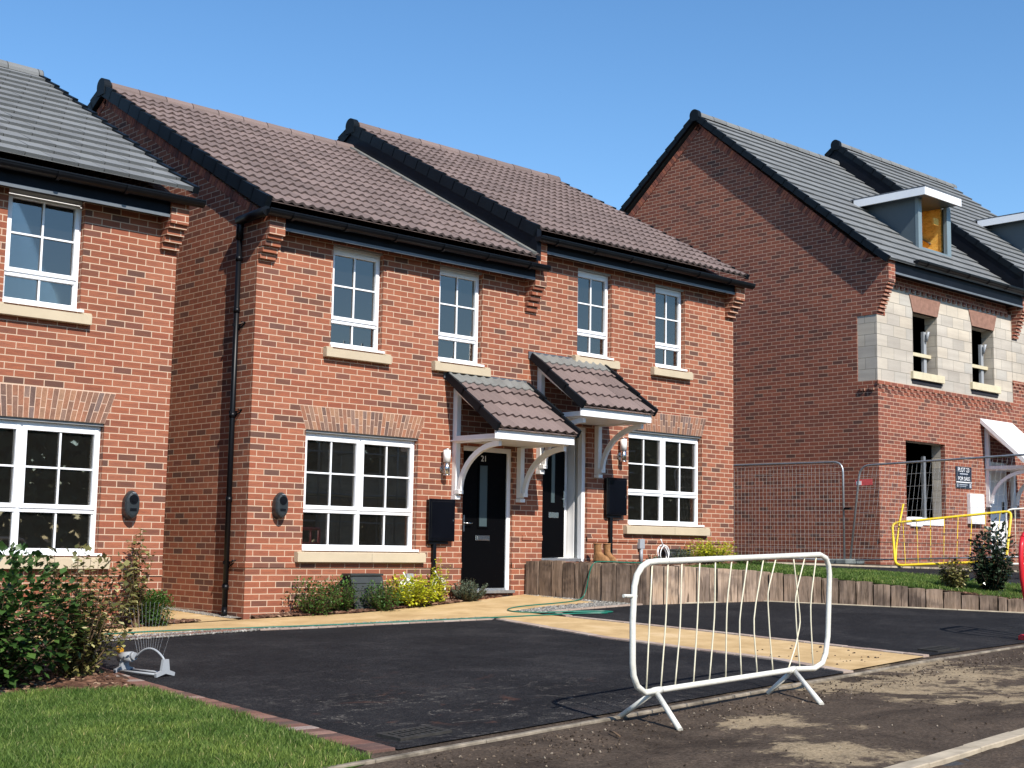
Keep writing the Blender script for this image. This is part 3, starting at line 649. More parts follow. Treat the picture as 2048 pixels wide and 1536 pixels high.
def gutter(root, x0, x1, Y, z, brackets=True, returns=None):
    mb = MB(); seg = 8; rad = .072
    prof = [(Y + math.cos(a) * rad, z + math.sin(a) * rad) for a in [math.pi + math.pi * k / seg for k in range(seg + 1)]]
    for k in range(seg):
        a, b = prof[k], prof[k + 1]; mb.face([(x0, *a), (x1, *a), (x1, *b), (x0, *b)], smooth=True)
        a2 = (Y + (a[0] - Y) * .9, z + (a[1] - z) * .9); b2 = (Y + (b[0] - Y) * .9, z + (b[1] - z) * .9)
        mb.face([(x0, *b2), (x1, *b2), (x1, *a2), (x0, *a2)], smooth=True)
    mb.prism(prof, 'x', x0 - .006, x0); mb.prism(prof, 'x', x1, x1 + .006)
    mb.box(x0, x1, Y - rad - .006, Y - rad + .006, z - .004, z + .010)
    if brackets:
        x = x0 + .35
        while x < x1 - .2:
            pr = [(Y + math.cos(a) * (rad + .012), z + math.sin(a) * (rad + .012)) for a in [math.pi + math.pi * k / seg for k in range(seg + 1)]]
            for k in range(seg): mb.obox((x, (pr[k][0] + pr[k + 1][0]) / 2, (pr[k][1] + pr[k + 1][1]) / 2), (.020, 0, 0), (0, (pr[k + 1][0] - pr[k][0]) / 2, (pr[k + 1][1] - pr[k][1]) / 2), (0, .003, .003))
            mb.box(x - .013, x + .013, Y + rad - .002, Y + rad + .012, z - .06, z + .03); x += .8
    return mb.build('gutter', m_black, root)

def pipe_down(root, x, y, z1, z0, off=(.0, 0)):
    mb = MB(); mb.tube([(x, y, z1), (x, y, z0)], .034, 12)
    z = z1 - .25
    for zc in (z1 - .30, z1 - .95, z0 + (z1 - z0) * .52, z0 + (z1 - z0) * .30, z0 + .35): mb.tube([(x, y, zc + .045), (x, y, zc - .02)], .041, 12)
    mb.tube([(x, y, z0 + .12), (x - .02, y - .03, z0 + .02)], .036, 12)
    o = mb.build('downpipe', m_black, root)
    for zc in (z0 + (z1 - z0) * .76, z0 + (z1 - z0) * .53, z0 + (z1 - z0) * .14):
        c = MB(); c.box(x - .045, x + .07, y - .012, y + .012, zc - .018, zc + .018); c.tube([(x, y - .12, zc + .03), (x + .065, y - .12, zc + .03), (x + .01, y - .02, zc - .06)], .008, 6)
        c.tube([(x + .02, y, zc), (x + .065, y - .12, zc + .03)], .007, 6)
        c.build('pipe_clip', m_black, o)
    return o

def eaves(root, x0, x1, Y, zs, fy=.2, fh=.18, soffit=m_navy):
    """fascia board and soffit; zs = underside height"""
    mb = MB(); mb.box(x0, x1, Y - fy - .018, Y - fy, zs - .006, zs + fh); mb.box(x0, x1, Y - fy, Y + .01, zs, zs + .012); 
    o = mb.build('fascia', m_navy, root)
    t = MB(); t.box(x0, x1, Y - fy - .0195, Y - fy - .004, zs - .045, zs - .0065); 
    x = x0 + .9
    while x < x1: t.box(x - .004, x + .004, Y - fy - .0215, Y - fy - .018, zs - .048, zs - .006); x += .9
    t.build('fascia_trim', m_trimb, o); return o
m_trimb = simple('pale_fascia_trim', (.13, .145, .16), .45, .15, 4)

def gable(root, x, xin, Y0, Y1, ez, ry, rz, z0, mat, name='gable_wall', m2=None):
    """gable wall as a solid: thickness from x to xin"""
    mb = MB(); poly = [(Y0, z0), (Y0, ez), (ry, rz), (Y1, ez), (Y1, z0)]
    mb.prism(poly, 'x', x, xin); o = mb.build(name, mat, root)
    v = MB()   # verge course of bricks laid to the slope
    for a, b in (((Y0, ez), (ry, rz)), ((Y1, ez), (ry, rz))):
        a, b = Vector(a), Vector(b); L = (b - a).length; d = (b - a) / L; nn = Vector((d.y, -d.x)); nn = nn if nn.y < 0 else -nn; k = int(L / .075)
        for i in range(k):
            c = a + d * (L * (i + .5) / k) + nn * .055; h = (L / k - .010) / 2
            v.obox((x, c.x, c.y), (.014, 0, 0), (0, d.x * h, d.y * h), (0, nn.x * .05, nn.y * .05), 0, random.random())
    v.build('verge_course', m_verge, o)
    return o
m_verge = loose_brick('verge_brick', [(0, (.16, .07, .055)), (.5, (.36, .12, .08)), (1, (.46, .16, .09))])

def canopy(root, x0, x1, Y, ztop, Yf, zf, tiled=True, door_side=None):
    """tiled lean-to porch canopy on two timber brackets. zf = underside of the fascia, Yf = its face"""
    e = (Yf - .03, zf + .135); r = (Y - .02, ztop - .08)
    mb = MB()
    if tiled:
        roof_slope(mb, x0 + .05, x1 - .02, e, r, 'pan', .30)
        o = mb.build('porch_canopy', m_tileb, root)
        d = Vector((r[0] - e[0], r[1] - e[1])).normalized(); n = Vector((-d.y, d.x)); n = n if n.y > 0 else -n
        f = MB()                                             # lead apron: upstand plus a dressed skirt following the tile rolls
        f.box(x0 - .02, x1 + .0, Y - .022, Y - .002, ztop - .10, ztop); f.build('flashing', m_lead, o)
        s = MB(); per = .15; ns = int((x1 - x0) / per * 8); R0 = Vector(r)
        xs = [x0 + (x1 - x0) * i / ns for i in range(ns + 1)]; h = [.052 + .026 * max(0, math.cos(2 * math.pi * (x - x0 - .05) / per)) for x in xs]
        for i in range(ns):
            P = lambda x, s_, hh: (x, R0.x - d.x * s_ + n.x * hh, R0.y - d.y * s_ + n.y * hh)
            s.face([P(xs[i], .20, h[i]), P(xs[i + 1], .20, h[i + 1]), P(xs[i + 1], 0, h[i + 1] + .004), P(xs[i], 0, h[i] + .004)], smooth=True)
            s.face([P(xs[i], .20, h[i] - .02), P(xs[i + 1], .20, h[i + 1] - .02), P(xs[i + 1], .20, h[i + 1]), P(xs[i], .20, h[i])])
        s.build('lead_apron', m_leadp, o)
        v = MB()
        for xa, xb in ((x0, x0 + .045), (x1 - .03, x1 + .015)):
            for k in range(3):
                L = (Vector(r) - Vector(e)).length; s0, s1 = L * k / 3 - .02, L * (k + 1) / 3
                pts = [(e[0] + d.x * s_ + n.x * hh, e[1] + d.y * s_ + n.y * hh) for s_, hh in ((s0, .090), (s1, .068), (s1, -.030), (s0, -.030))]
                v.prism(pts, 'x', xa, xb)
        v.build('verge_caps', m_vcap, o)
    else:
        mb.prism([(Yf - .02, zf + .10), (Y, ztop), (Y, ztop - .10), (Yf - .02, zf)], 'x', x0, x1)
        o = mb.build('porch_canopy', m_wpaint, root)
    f = MB(); f.box(x0 + .03, x1 - .03, Yf - .0, Yf + .022, zf, zf + .125); f.build('fascia', m_wpaint, o, .003)
    s = MB(); s.box(x0 + .13, x1 - .05, Yf + .022, Y - .003, zf + .012, zf + .03); s.build('soffit', m_wpaint, o)
    for bx in (x0 + .17, x1 - .15):
        b = MB(); t = .075; zl = zf - .72
        b.box(bx, bx + t, Y - .085, Y - .002, zl, ztop - .20 if bx < (x0 + x1) / 2 else zf)        # wall post
        b.box(bx - .008, bx + t + .008, Y - .10, Y - .002, zl - .055, zl - .005)
        b.box(bx - .004, bx + t + .004, Y - .16, Y - .06, zl + .02, zl + .075)
        b.box(bx + .002, bx + t - .002, Yf + .06, Y - .085, zf - .012, zf + .085)                   # tie beam
        if bx < (x0 + x1) / 2:
            a = Vector((Y - .06, ztop - .24)); c = Vector((Yf + .04, zf + .12)); dd = (a - c).normalized(); nn = Vector((-dd.y, dd.x)) * .045
            b.prism([tuple(a + nn), tuple(a - nn), tuple(c - nn), tuple(c + nn)], 'x', bx + .004, bx + t - .004)
        pts_o, pts_i = [], []; cy, cz = Yf + .10, zl + .05; ry_, rz_ = (Y - .10) - (Yf + .10), zf - .01 - zl - .05
        for k in range(13):
            an = math.pi / 2 * k / 12; q = (cy + ry_ * math.cos(an), cz + rz_ * math.sin(an))       # outer curve bows towards the wall
            nrm = Vector((math.cos(an) / max(ry_, .01), math.sin(an) / max(rz_, .01))).normalized()
            pts_o.append(q); pts_i.append((q[0] - nrm.x * .07, q[1] - nrm.y * .07))
        for k in range(12): b.prism([pts_o[k], pts_o[k + 1], pts_i[k + 1], pts_i[k]], 'x', bx + .012, bx + t - .012)
        b.build('bracket', m_wpaint, o, .002)
    return o

def text(body, size, loc, parent, mat, name='lettering', ext=.002, align='CENTER'):
    c = bpy.data.curves.new(name, 'FONT'); c.body = body; c.size = size; c.extrude = ext; c.align_x = align; c.align_y = 'CENTER'; c.materials.append(mat)
    o = bpy.data.objects.new(name, c); SC.collection.objects.link(o)
    o.parent = parent; o.matrix_parent_inverse = parent_world(parent).inverted(); o.location = loc; o.rotation_euler = (math.pi / 2, 0, 0)
    dg = bpy.context.evaluated_depsgraph_get(); me = bpy.data.meshes.new_from_object(o.evaluated_get(dg)); n = bpy.data.objects.new(name, me); SC.collection.objects.link(n)
    n.parent = parent; n.matrix_parent_inverse = o.matrix_parent_inverse.copy(); n.location = loc; n.rotation_euler = (math.pi / 2, 0, 0)
    bpy.data.objects.remove(o); return n

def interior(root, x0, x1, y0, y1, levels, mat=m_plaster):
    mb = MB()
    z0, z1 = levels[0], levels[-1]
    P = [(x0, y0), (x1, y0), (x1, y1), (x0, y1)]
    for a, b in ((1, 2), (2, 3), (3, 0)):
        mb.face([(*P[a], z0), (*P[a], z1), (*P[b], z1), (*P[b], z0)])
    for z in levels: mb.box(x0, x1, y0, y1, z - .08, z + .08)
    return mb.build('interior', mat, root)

YF = 14.229
SL = .568
def house(label, cat, grp, X0, X1, dz, floor, holes, zbase, tile, kind, ridge_x, gable_left=True, knee_l=True, knee_r=False, zstring=None, brick=None, right_x=None, eave_x=None):
    brick = brick or m_brick
    root = thing('brick_house', (X0, YF, floor), label, cat, grp)
    zs = 3.825 + dz; YB = 22.87; RZ = 6.61 + dz; EY = YF - .27; EZ = 4.10 + dz
    mb = MB(); wall_front(mb, X0 + .3, X1 - .2, zbase, zs + .1, YF, holes)
    rx = X1
    bk = MB(); bk.box(X0 + .3, X1 - .2, YB - .3, YB, zbase, zs + .1); bk.build('rear_wall', brick, root)
    # string course standing 12 mm proud, with a thin shadow line below
    segs = []; xcur = X0 - .0
    for h in sorted([h for h in holes if h[2] < zstring < h[3]]): segs.append((xcur, h[0])); xcur = h[1]
    segs.append((xcur, X1))
    for a, b in segs: mb.box(a - (.014 if a == X0 else 0), b, YF - .014, YF + .02, zstring, zstring + .075)
    mb.box(X0 - .014, X0 + .02, YF + .021, YF + .40, zstring, zstring + .075)
    wall = mb.build('wall', [brick, m_plaster], root)
    tw = (RZ - EZ) / (18.55 - EY)
    if gable_left or True:
        gable(root, X0, X0 + .3, YF, YB, zs + .22, 18.55, RZ - .14, zbase, brick)
    mb = MB(); mb.prism([(YF, zbase), (YF, zs + .22), (18.55, RZ - .14), (YB, zs + .22), (YB, zbase)], 'x', X1 - .2, X1); mb.build('gable_wall', brick, root)
    interior(root, X0 + .3, X1 - .3, YF + .3, YF + 4.5, [floor, 1.75 + dz, zs + .2])
    a, b = ridge_x
    rf = MB(); roof_slope(rf, a, b, (EY, EZ), (18.55, RZ), kind); roof_slope(rf, a, b, (2 * 18.55 - EY, EZ), (18.55, RZ), kind)
    ro = rf.build('roof', tile, root)
    ridge(ro, a + .06, b, 18.55, RZ + .03, tile)
    return root, ro, zs, (EY, EZ), (18.55, RZ)

# ---------------- house on the left
H1L = dict(dz=-.08)
holes1 = [(5.19, 7.00, -.20, 1.26), (5.77, 6.64, 2.47, 3.76), (3.2, 4.07, 2.47, 3.76)]
h1, r1, zs1, e1, rr1 = house('brick house at the left edge with a grey flat tiled roof', 'house', 'houses along the new street', 2.4, 7.79, -.08, -.62, holes1, -1.3, m_tileg, 'flat', (1.0, 7.88), False, zstring=-.42)
window(h1, 5.19, 7.00, -.20, 1.26, YF, True, .34); window(h1, 5.77, 6.64, 2.47, 3.76, YF, False, .27); window(h1, 3.2, 4.07, 2.47, 3.76, YF, False, .27)
arch(h1, 5.19, 7.00, 1.26, .345, YF, .12); kneeler(h1, 7.565, 7.79, YF, zs1 + .10, .24, 4, .25, m_brick)
eaves(h1, 2.4, 7.565, YF, zs1 - .03); gutter(h1, 1.0, 7.92, YF - .32, 3.975 - .08)
verge(r1, 7.88, e1, rr1, side=1, h=.08)

# ---------------- number 21
holesA = [(9.682, 11.482, -.115, 1.385), (10.01, 10.824, 2.46, 3.80), (11.785, 12.575, 2.46, 3.80), (12.28, 13.215, -.66, 1.345)]
hA, rA, zsA, eA, rrA = house('brick house with a brown tiled roof and a black front door numbered 21', 'house', 'houses along the new street', 8.885, 13.42, 0, -.62, holesA, -1.2, m_tileb, 'pan', (8.86, 13.40), True, zstring=-.325)
window(hA, 9.682, 11.482, -.115, 1.385, YF, True, .34); window(hA, 10.01, 10.824, 2.46, 3.80, YF, False, .27); window(hA, 11.785, 12.575, 2.46, 3.80, YF, False, .27)
arch(hA, 9.682, 11.482, 1.385, .30, YF, .11); kneeler(hA, 8.885, 9.11, YF, zsA + .10, .225, 4, .25, m_brick)
eaves(hA, 9.11, 13.40, YF, zsA); gutter(hA, 8.80, 13.52, YF - .32, 3.975)
verge(rA, 8.80, eA, rrA, back=(2 * 18.55 - eA[0], eA[1]), h=.17)
# gutter turned round the corner to the downpipe
gt = MB(); gt.tube([(8.80, 13.92, 3.955), (8.80, 14.25, 3.945), (8.80, 14.55, 3.93)], .062, 10); gt.tube([(8.80, 14.50, 3.95), (8.815, 14.55, 3.80), (8.825, 14.56, 3.7)], .045, 10); gt.build('gutter', m_black, hA)
pipe_down(hA, 8.825, 14.56, 3.75, -.93)
# ---------------- its higher neighbour
DB = .42
holesB = [(15.63, 17.40, .335, 1.80), (14.478, 15.227, 2.46 + .37, 3.80 + .37), (16.24, 16.966, 2.46 + .37, 3.80 + .37), (13.80, 14.73, -.235, 1.76)]
hB, rB, zsB, eB, rrB = house('taller brick house with a brown tiled roof, its black front door ajar', 'house', 'houses along the new street', 13.42, 18.22, DB, -.235, holesB, -1.2, m_tileb, 'pan', (13.37, 18.26), True, zstring=.065)
window(hB, 15.63, 17.40, .335, 1.80, YF, True, .34); window(hB, 14.478, 15.227, 2.83, 4.17, YF, False, .27); window(hB, 16.24, 16.966, 2.83, 4.17, YF, False, .27)
arch(hB, 15.63, 17.40, 1.80, .30, YF, .11); kneeler(hB, 13.385, 13.61, YF - .002, zsB + .10, .64, 5, .22, m_brick); kneeler(hB, 17.99, 18.215, YF, zsB + .10, .225, 4, .25, m_brick)
eaves(hB, 13.61, 17.99, YF, zsB); gutter(hB, 13.34, 18.32, YF - .32, 3.975 + DB)
verge(rB, 13.31, eB, rrB, back=(2 * 18.55 - eB[0], eB[1]), h=.17); verge(rB, 18.27, eB, rrB, side=1, h=.08)
cl = MB(); e, r = Vector(eB), Vector(rrB); d = (r - e).normalized(); 
cl.prism([(e.x - .02, e.y + .0), (r.x, r.y - .03), (r.x, rrA[1] - .05), (e.x - .02, eA[1] - .05)], 'x', 13.335, 13.42)
cl.prism([(2 * 18.55 - e.x, e.y), (r.x, r.y - .03), (r.x, rrA[1] - .05), (2 * 18.55 - e.x, eA[1] - .05)], 'x', 13.336, 13.42)
cl.build('side_cladding', m_navy, hB)
vg = MB(); ea, ra = Vector(eA), Vector(rrA); nn = Vector((-(ra - ea).normalized().y, (ra - ea).normalized().x)); nn = nn if nn.y > 0 else -nn
vg.prism([tuple(ea + nn * .075), tuple(ra + nn * .075), tuple(ra + nn * .04), tuple(ea + nn * .04)], 'x', 13.24, 13.334); vg.build('lead_gutter', m_leadp, hA)

# canopies
canopy(hA, 11.905, 13.43, YF, 2.34, 13.20, 1.370); canopy(hB, 13.49, 15.02, YF, 2.775, 13.20, 1.79)

# doors
def front_door(root, x0, x1, z0, z1, Y, number=None):
    fr = MB(); w = .065; ya, yb = Y + .05, Y + .13
    fr.box(x0, x0 + w * .6, ya, yb, z0, z1); fr.box(x1 - w, x1, ya, yb, z0, z1); fr.box(x0 + w * .6, x1 - w, ya, yb, z1 - w, z1); fr.box(x0 + w * .6, x1 - w, ya - .01, yb, z0, z0 + .055, 1)
    d = MB(); a, b, c, e = x0 + w * .6 + .003, x1 - w - .003, z0 + .06, z1 - w - .003; Yd = ya + .018
    d.box(a, b, Yd, Yd + .045, c, e)
    do = d.build('door', m_door, root, .003)
    fo = fr.build('door_frame', [m_white, m_galv], do, .003)
    cx = (a + b) / 2 - .02; g0, g1 = c + (e - c) * .45, c + (e - c) * .90
    mo = MB(); 
    for q in ((cx - .10, cx - .075, g0 - .03, g1 + .03), (cx + .075, cx + .10, g0 - .03, g1 + .03), (cx - .075, cx + .075, g1, g1 + .03), (cx - .075, cx + .075, g0 - .03, g0)): mo.box(q[0], q[1], Yd - .012, Yd + .001, q[2], q[3])
    mo.build('glass_surround', m_door, do, .003)
    g = MB(); g.box(cx - .075, cx + .075, Yd - .004, Yd + .001, g0, g1); g.build('pane', m_frost, do)
    l = MB(); zl = c + (e - c) * .365; l.box(cx - .13, cx + .13, Yd - .012, Yd + .001, zl - .035, zl + .035); l.box(cx - .10, cx + .10, Yd - .018, Yd - .010, zl - .02, zl + .02); l.build('letterbox', m_chrome, do, .003)
    h = MB(); zh = c + (e - c) * .47; h.box(a + .03, a + .055, Yd - .01, Yd + .001, zh - .11, zh + .11); h.tube([(a + .043, Yd - .005, zh), (a + .043, Yd - .05, zh), (a + .16, Yd - .05, zh)], .010, 8); h.build('handle', m_chrome, do)
    if number: text(number, .115, (cx + .0, Yd - .004, e - .095), do, m_white, 'door_number')
    s = MB(); s.box(x0 - .02, x1 + .02, Y - .06, ya - .01, z0 - .012, z0 + .03); s.build('threshold', m_galv, do, .003)
    return do
front_door(hA, 12.28, 13.215, -.66, 1.345, YF, '21')
# the neighbour's door stands ajar: frame, leaf swung in, near-black panel standing in for the hall's shade
fr = MB(); x0, x1, z0, z1 = 13.80, 14.73, -.235, 1.76; w = .07
fr.box(x0, x0 + .03, YF + .05, YF + .13, z0, z1); fr.box(x1 - w, x1, YF + .05, YF + .13, z0, z1); fr.box(x0 + .03, x1 - w, YF + .05, YF + .13, z1 - w, z1); fr.box(x0 + .03, x1 - w, YF + .04, YF + .13, z0, z0 + .05, 1)
lf = MB(); hx, hy = x0 + .035, YF + .075; an = math.radians(-9); ux, uy = math.cos(an), math.sin(an) * -1
W_ = .56; cx, cy = hx + ux * W_ / 2, hy + uy * W_ / 2
lf.obox((cx, cy, (z0 + z1) / 2 - .005), (ux * W_ / 2, uy * W_ / 2, 0), (-uy * .022, ux * .022, 0), (0, 0, (z1 - z0) / 2 - .065))
doB = lf.build('door', m_door, hB, .003); fr.build('door_frame', [m_white, m_galv], doB, .003)
def onleaf(mb, t0, t1, za, zb, dpt=.01):
    tc, th = (t0 + t1) / 2, (t1 - t0) / 2; off = -.022 - dpt / 2
    mb.obox((hx + ux * tc - uy * off, hy + uy * tc + ux * off, (za + zb) / 2), (ux * th, uy * th, 0), (-uy * dpt / 2, ux * dpt / 2, 0), (0, 0, (zb - za) / 2))
q = MB(); onleaf(q, .22, .30, .62, 1.52); q.build('pane', m_frost, doB)
q = MB(); onleaf(q, .16, .40, .40, .48, .014); q.build('letterbox', m_chrome, doB, .003)
q = MB(); onleaf(q, .52, .545, .56, .80, .012); onleaf(q, .47, .545, .67, .69, .03); q.build('handle', m_chrome, doB)
q = MB(); q.box(14.53, 14.64, YF + .34, YF + .40, z0 + .02, 1.70); q.box(14.655, 14.665, YF + .2, YF + .38, z0 + .02, 1.70, 0); q.build('inner_jamb', m_wpaint, doB, .004)
q = MB(); q.box(13.84, 14.66, YF + 1.4, YF + 1.42, z0, 1.9); q.build('hall_shade_panel', m_dark, doB)

# ------------------------------------------------------------------ unfinished houses on the right
Y3 = 14.341; X3 = 22.8
def raw_house(label, X0, X1, dz, first, tilex):
    root = thing('unfinished_house', (X0, Y3, -.25 + dz), label, 'house', 'houses along the new street')
    zb, RY, RZ, EY, EZ = -.6, 18.75, 9.42 + dz, 14.02, 5.56 + dz; YBk = 2 * RY - Y3
    openings = [(X0 + 1.30, X0 + 2.23, 3.54 + dz, 4.74 + dz), (X0 + 3.62, X0 + 4.55, 3.54 + dz, 4.74 + dz)]
    gw = (X0 + .95, X0 + 2.43, .64 + dz, 2.157 + dz); dr = (X0 + 4.22, X0 + 5.05, -.12 + dz, 1.92 + dz)
    mb = MB(); wall_front(mb, X0 + .3, X1 - .25, zb, 3.25 + dz, Y3, [gw, dr], 0, .3, 1)
    # brick above the blockwork, under the eaves
    mb.box(X0 + .29, X1 - .25, Y3 + .001, Y3 + .3, 5.18 + dz, 5.52 + dz)
    for a, b in ((X0, dr[0]), (dr[1], X1)): mb.box(a - (.012 if a == X0 else 0), b, Y3 - .014, Y3 + .02, .17 + dz, .245 + dz)
    mb.build('wall', [m_brick3, m_block], root)
    bk = MB(); wall_front(bk, X0 + .28, X1 - .0, 3.25 + dz, 5.18 + dz, Y3 + .012, openings, 0, .28, 0); bl = bk.build('blockwork', m_block, root)
    # gable
    g = MB(); k0 = Y3 + .45
    g.prism([(k0, zb), (k0, 5.6 + dz + (k0 - Y3) * .83 - .02), (RY, RZ - .16), (YBk, 5.6 + dz), (YBk, zb)], 'x', X0, X0 + .3)
    g.prism([(Y3 + .001, 4.53 + dz), (Y3 + .001, 5.62 + dz), (k0, 5.6 + dz + (k0 - Y3) * .83 - .02), (k0, 4.53 + dz)], 'x', X0 + .001, X0 + .29)
    g.box(X0 + .0, X0 + .3, Y3, k0, zb, 3.25 + dz)
    go_ = g.build('gable_wall', m_brick3, root)
    qn = MB(); qn.box(X0 + .0125, X0 + .28, Y3 + .012, k0 - .002, 3.25 + dz, 4.53 + dz); qn.build('block_quoin', m_block, root)
    v = MB(); a, b = Vector((Y3 + .15, 5.6 + dz + .15 * .83)), Vector((RY, RZ - .16))
    for aa in (a, Vector((YBk - .15, a.y))):
        L = (b - aa).length; d = (b - aa) / L; nn = Vector((d.y, -d.x)); nn = nn if nn.y < 0 else -nn; k = int(L / .075)
        for i in range(k):
            c = aa + d * (L * (i + .5) / k) + nn * .075; h = (L / k - .01) / 2
            v.obox((X0, c.x, c.y), (.015, 0, 0), (0, d.x * h, d.y * h), (0, nn.x * .07, nn.y * .07), 0, random.random())
    v.build('verge_course', m_verge, go_)
    mb = MB(); mb.prism([(Y3, zb), (Y3, 3.25 + dz), (Y3 + .3, 3.25 + dz), (Y3 + .3, 5.6 + dz), (RY, RZ - .16), (YBk, 5.6 + dz), (YBk, zb)], 'x', X1 - .25, X1); mb.build('gable_wall', m_brick3, root)
    mb = MB(); mb.box(X0 + .3, X1 - .25, YBk - .3, YBk, zb, 5.6 + dz); mb.build('rear_wall', m_brick3, root)
    # dentil bands
    d = MB(); d.box(X0 - .02, X1 - .01, Y3 - .022, Y3 + .01, 3.177 + dz, 3.248 + dz)
    for row, z in ((0, 3.102 + dz), (1, 3.027 + dz)):
        x = X0 + .02 + row * .112
        while x < X1 - .12: d.box(x, x + .10, Y3 - .020 + .006 * row, Y3 + .01, z + .004, z + .071); x += .225
    x = X0 + .25; d.box(X0 + .225, X1 - .2, Y3 - .012, Y3 + .01, 5.182 + dz, 5.25 + dz)
    while x < X1 - .3: d.box(x, x + .10, Y3 - .028, Y3 + .01, 5.11 + dz, 5.178 + dz); x += .2
    d.build('dentil_course', m_brick3, root)
    g = MB()
    for y in (Y3 + .08, Y3 + .28): g.box(X0 - .03, X0 + .01, y, y + .10, 3.06 + dz, 3.13 + dz)
    g.build('projecting_bricks', m_brick3, root)
    kneeler(root, X0, X0 + .235, Y3, 5.64 + dz, .50 if first else .90, 8, .27, m_brick3, .073)
    if not first: pass
    eaves(root, X0 + .235, X1 + .05, Y3, 5.36 + dz, .25, .24); 
    gutter(root, X0 + .85 if first else X0 + .2, X1 + .30, Y3 - .37, 5.66 + dz)
    # flat arches: plain reddish lintel stones
    for (a, b, c, e) in openings:
        l = MB(); l.prism([(a, e), (b, e), (b + .13, e + .34), (a - .13, e + .34)], 'y', Y3 - .006, Y3 + .10); l.build('stone_lintel', m_lint, root)
        s = MB(); s.box(a - .10, b + .17, Y3 - .05, Y3 + .08, c - .15, c); s.build('sill', m_sillc, root, .004)
        s = MB(); s.box(a - .06, b + .12, Y3 + .0, Y3 + .03, c - .24, c - .152); s.build('dark_strip', m_dark, root)  # near-black strip on the face just below the sill
        s = MB(); s.box(a, b, Y3 + .16, Y3 + .20, c + .36, c + .43); s.build('guard_rail', m_sillc, root)
        s = MB(); s.box(b - .20, b - .10, Y3 + .20, Y3 + .26, c, e - .30); s.tube([(b - .15, Y3 + .18, e - .50), (b - .15, Y3 + .12, e - .30)], .03, 8); s.build('metal_prop', m_gray, root)
    a, b, c, e = gw
    s = MB(); s.box(b - .42, b - .34, Y3 + .24, Y3 + .30, c, e - .25); s.build('metal_prop', m_galv, root)
    s = MB(); s.box(a - .02, b - .12, Y3 - .02, Y3 + .25, c - .13, c + .02); s.box(a + .1, a + .5, Y3 - .05, Y3 + .05, c - .16, c + .03); s.build('sill_packing', m_wpaint, root, .01)
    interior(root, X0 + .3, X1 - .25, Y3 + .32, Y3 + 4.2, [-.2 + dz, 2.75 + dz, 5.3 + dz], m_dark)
    # door
    a, b, c, e = dr; q = MB(); q.box(a, a + .06, Y3 + .05, Y3 + .12, c, e); q.box(b - .06, b, Y3 + .05, Y3 + .12, c, e); q.box(a + .06, b - .06, Y3 + .05, Y3 + .12, e - .06, e)
    dd = MB(); dd.box(a + .062, b - .062, Y3 + .07, Y3 + .11, c + .02, e - .062); do = dd.build('door', m_wpaint, root, .003); q.build('door_frame', m_white, do, .003)
    q = MB(); q.box(b - .20, b - .12, Y3 + .055, Y3 + .071, c + .95, c + 1.2); q.build('handle', m_black, do)
    canopy(root, X0 + 3.87, X0 + 5.25, Y3, 2.80 + dz, 13.30, 1.72 + dz, False)
    # roof with a dormer
    sl = (RZ - EZ) / (RY - EY); x0d, x1d = X0 + 2.53, X0 + 3.84; yd = 14.92; L1 = math.hypot(yd - EY, sl * (yd - EY)); L2 = math.hypot(16.2 - EY, sl * (16.2 - EY))
    rf = MB(); roof_slope(rf, tilex[0], tilex[1], (EY, EZ), (RY, RZ), 'flat', .34, hole=(x0d, x1d, L1, L2)); roof_slope(rf, tilex[0], tilex[1], (2 * RY - EY, EZ), (RY, RZ), 'flat')
    ro = rf.build('roof', m_tileg, root); ridge(ro, tilex[0] + .06, tilex[1], RY, RZ + .03, m_tileg)
    verge(ro, tilex[0] - .05, (EY, EZ), (RY, RZ), back=(2 * RY - EY, EZ), h=.13)
    zb_ = 6.25 + dz; zt = 7.40 + dz
    dm = MB()   # cheeks and frame
    pc = [(yd, zb_ - .05), (yd, zt), (16.35, zt), (16.35, EZ + sl * (16.35 - EY) - .1), (yd + .05, zb_ + .0)]
    dm.prism(pc, 'x', x0d, x0d + .05); do = dm.build('dormer', m_anth, root); dm = MB(); dm.prism(pc, 'x', x1d - .05, x1d); dm.build('cheek', m_anth, do)
    f = MB(); f.box(x0d - .005, x0d + .13, yd - .02, yd + .06, zb_ - .04, zt); f.box(x1d - .16, x1d + .005, yd - .02, yd + .06, zb_ - .04, zt); f.box(x0d + .13, x1d - .16, yd - .02, yd + .06, zb_ - .04, zb_ + .10); f.build('window_frame', m_anthl, do, .004)
    o_ = MB(); o_.box(x0d + .05, x1d - .05, yd + .75, yd + .78, zb_ - .1, zt); o_.box(x1d - .12, x1d - .052, yd + .15, yd + .75, zb_, zt); o_.box(x0d + .052, x0d + .08, yd + .1, yd + .75, zb_, zt); o_.box(x0d + .08, x1d - .12, yd + .1, yd + .75, zb_ - .1, zb_ + .02)
    o_.box(x1d - .50, x1d - .30, yd + .10, yd + .14, zt - .42, zt - .27, 0); o_.build('board_lining', m_osb, do)
    t = MB(); t.box(x0d - .24, x1d - .07, yd - .32, 16.6, zt + .135, zt + .16); t.build('flat_roof', m_lead, do)
    t = MB(); t.box(x0d - .24, x1d - .07, yd - .32, yd - .295, zt - .03, zt + .133); t.box(x0d - .24, x0d - .215, yd - .295, 16.32, zt - .03, zt + .133); t.build('fascia', m_white, do, .003)
    t = MB(); t.box(x0d - .215, x1d - .08, yd - .295, 16.4, zt + .001, zt + .03); t.build('soffit', m_anth, do)
    return root, ro, (EY, EZ), (RY, RZ)
m_lint = simple('reddish_lintel', (.27, .15, .11), .85, .22, 9, .2, .2)
h3a, r3a, e3a, rr3a = raw_house('unfinished brick house with bare blockwork and a dormer beside the plot sign', X3, 28.15, 0, True, (22.70, 28.1))
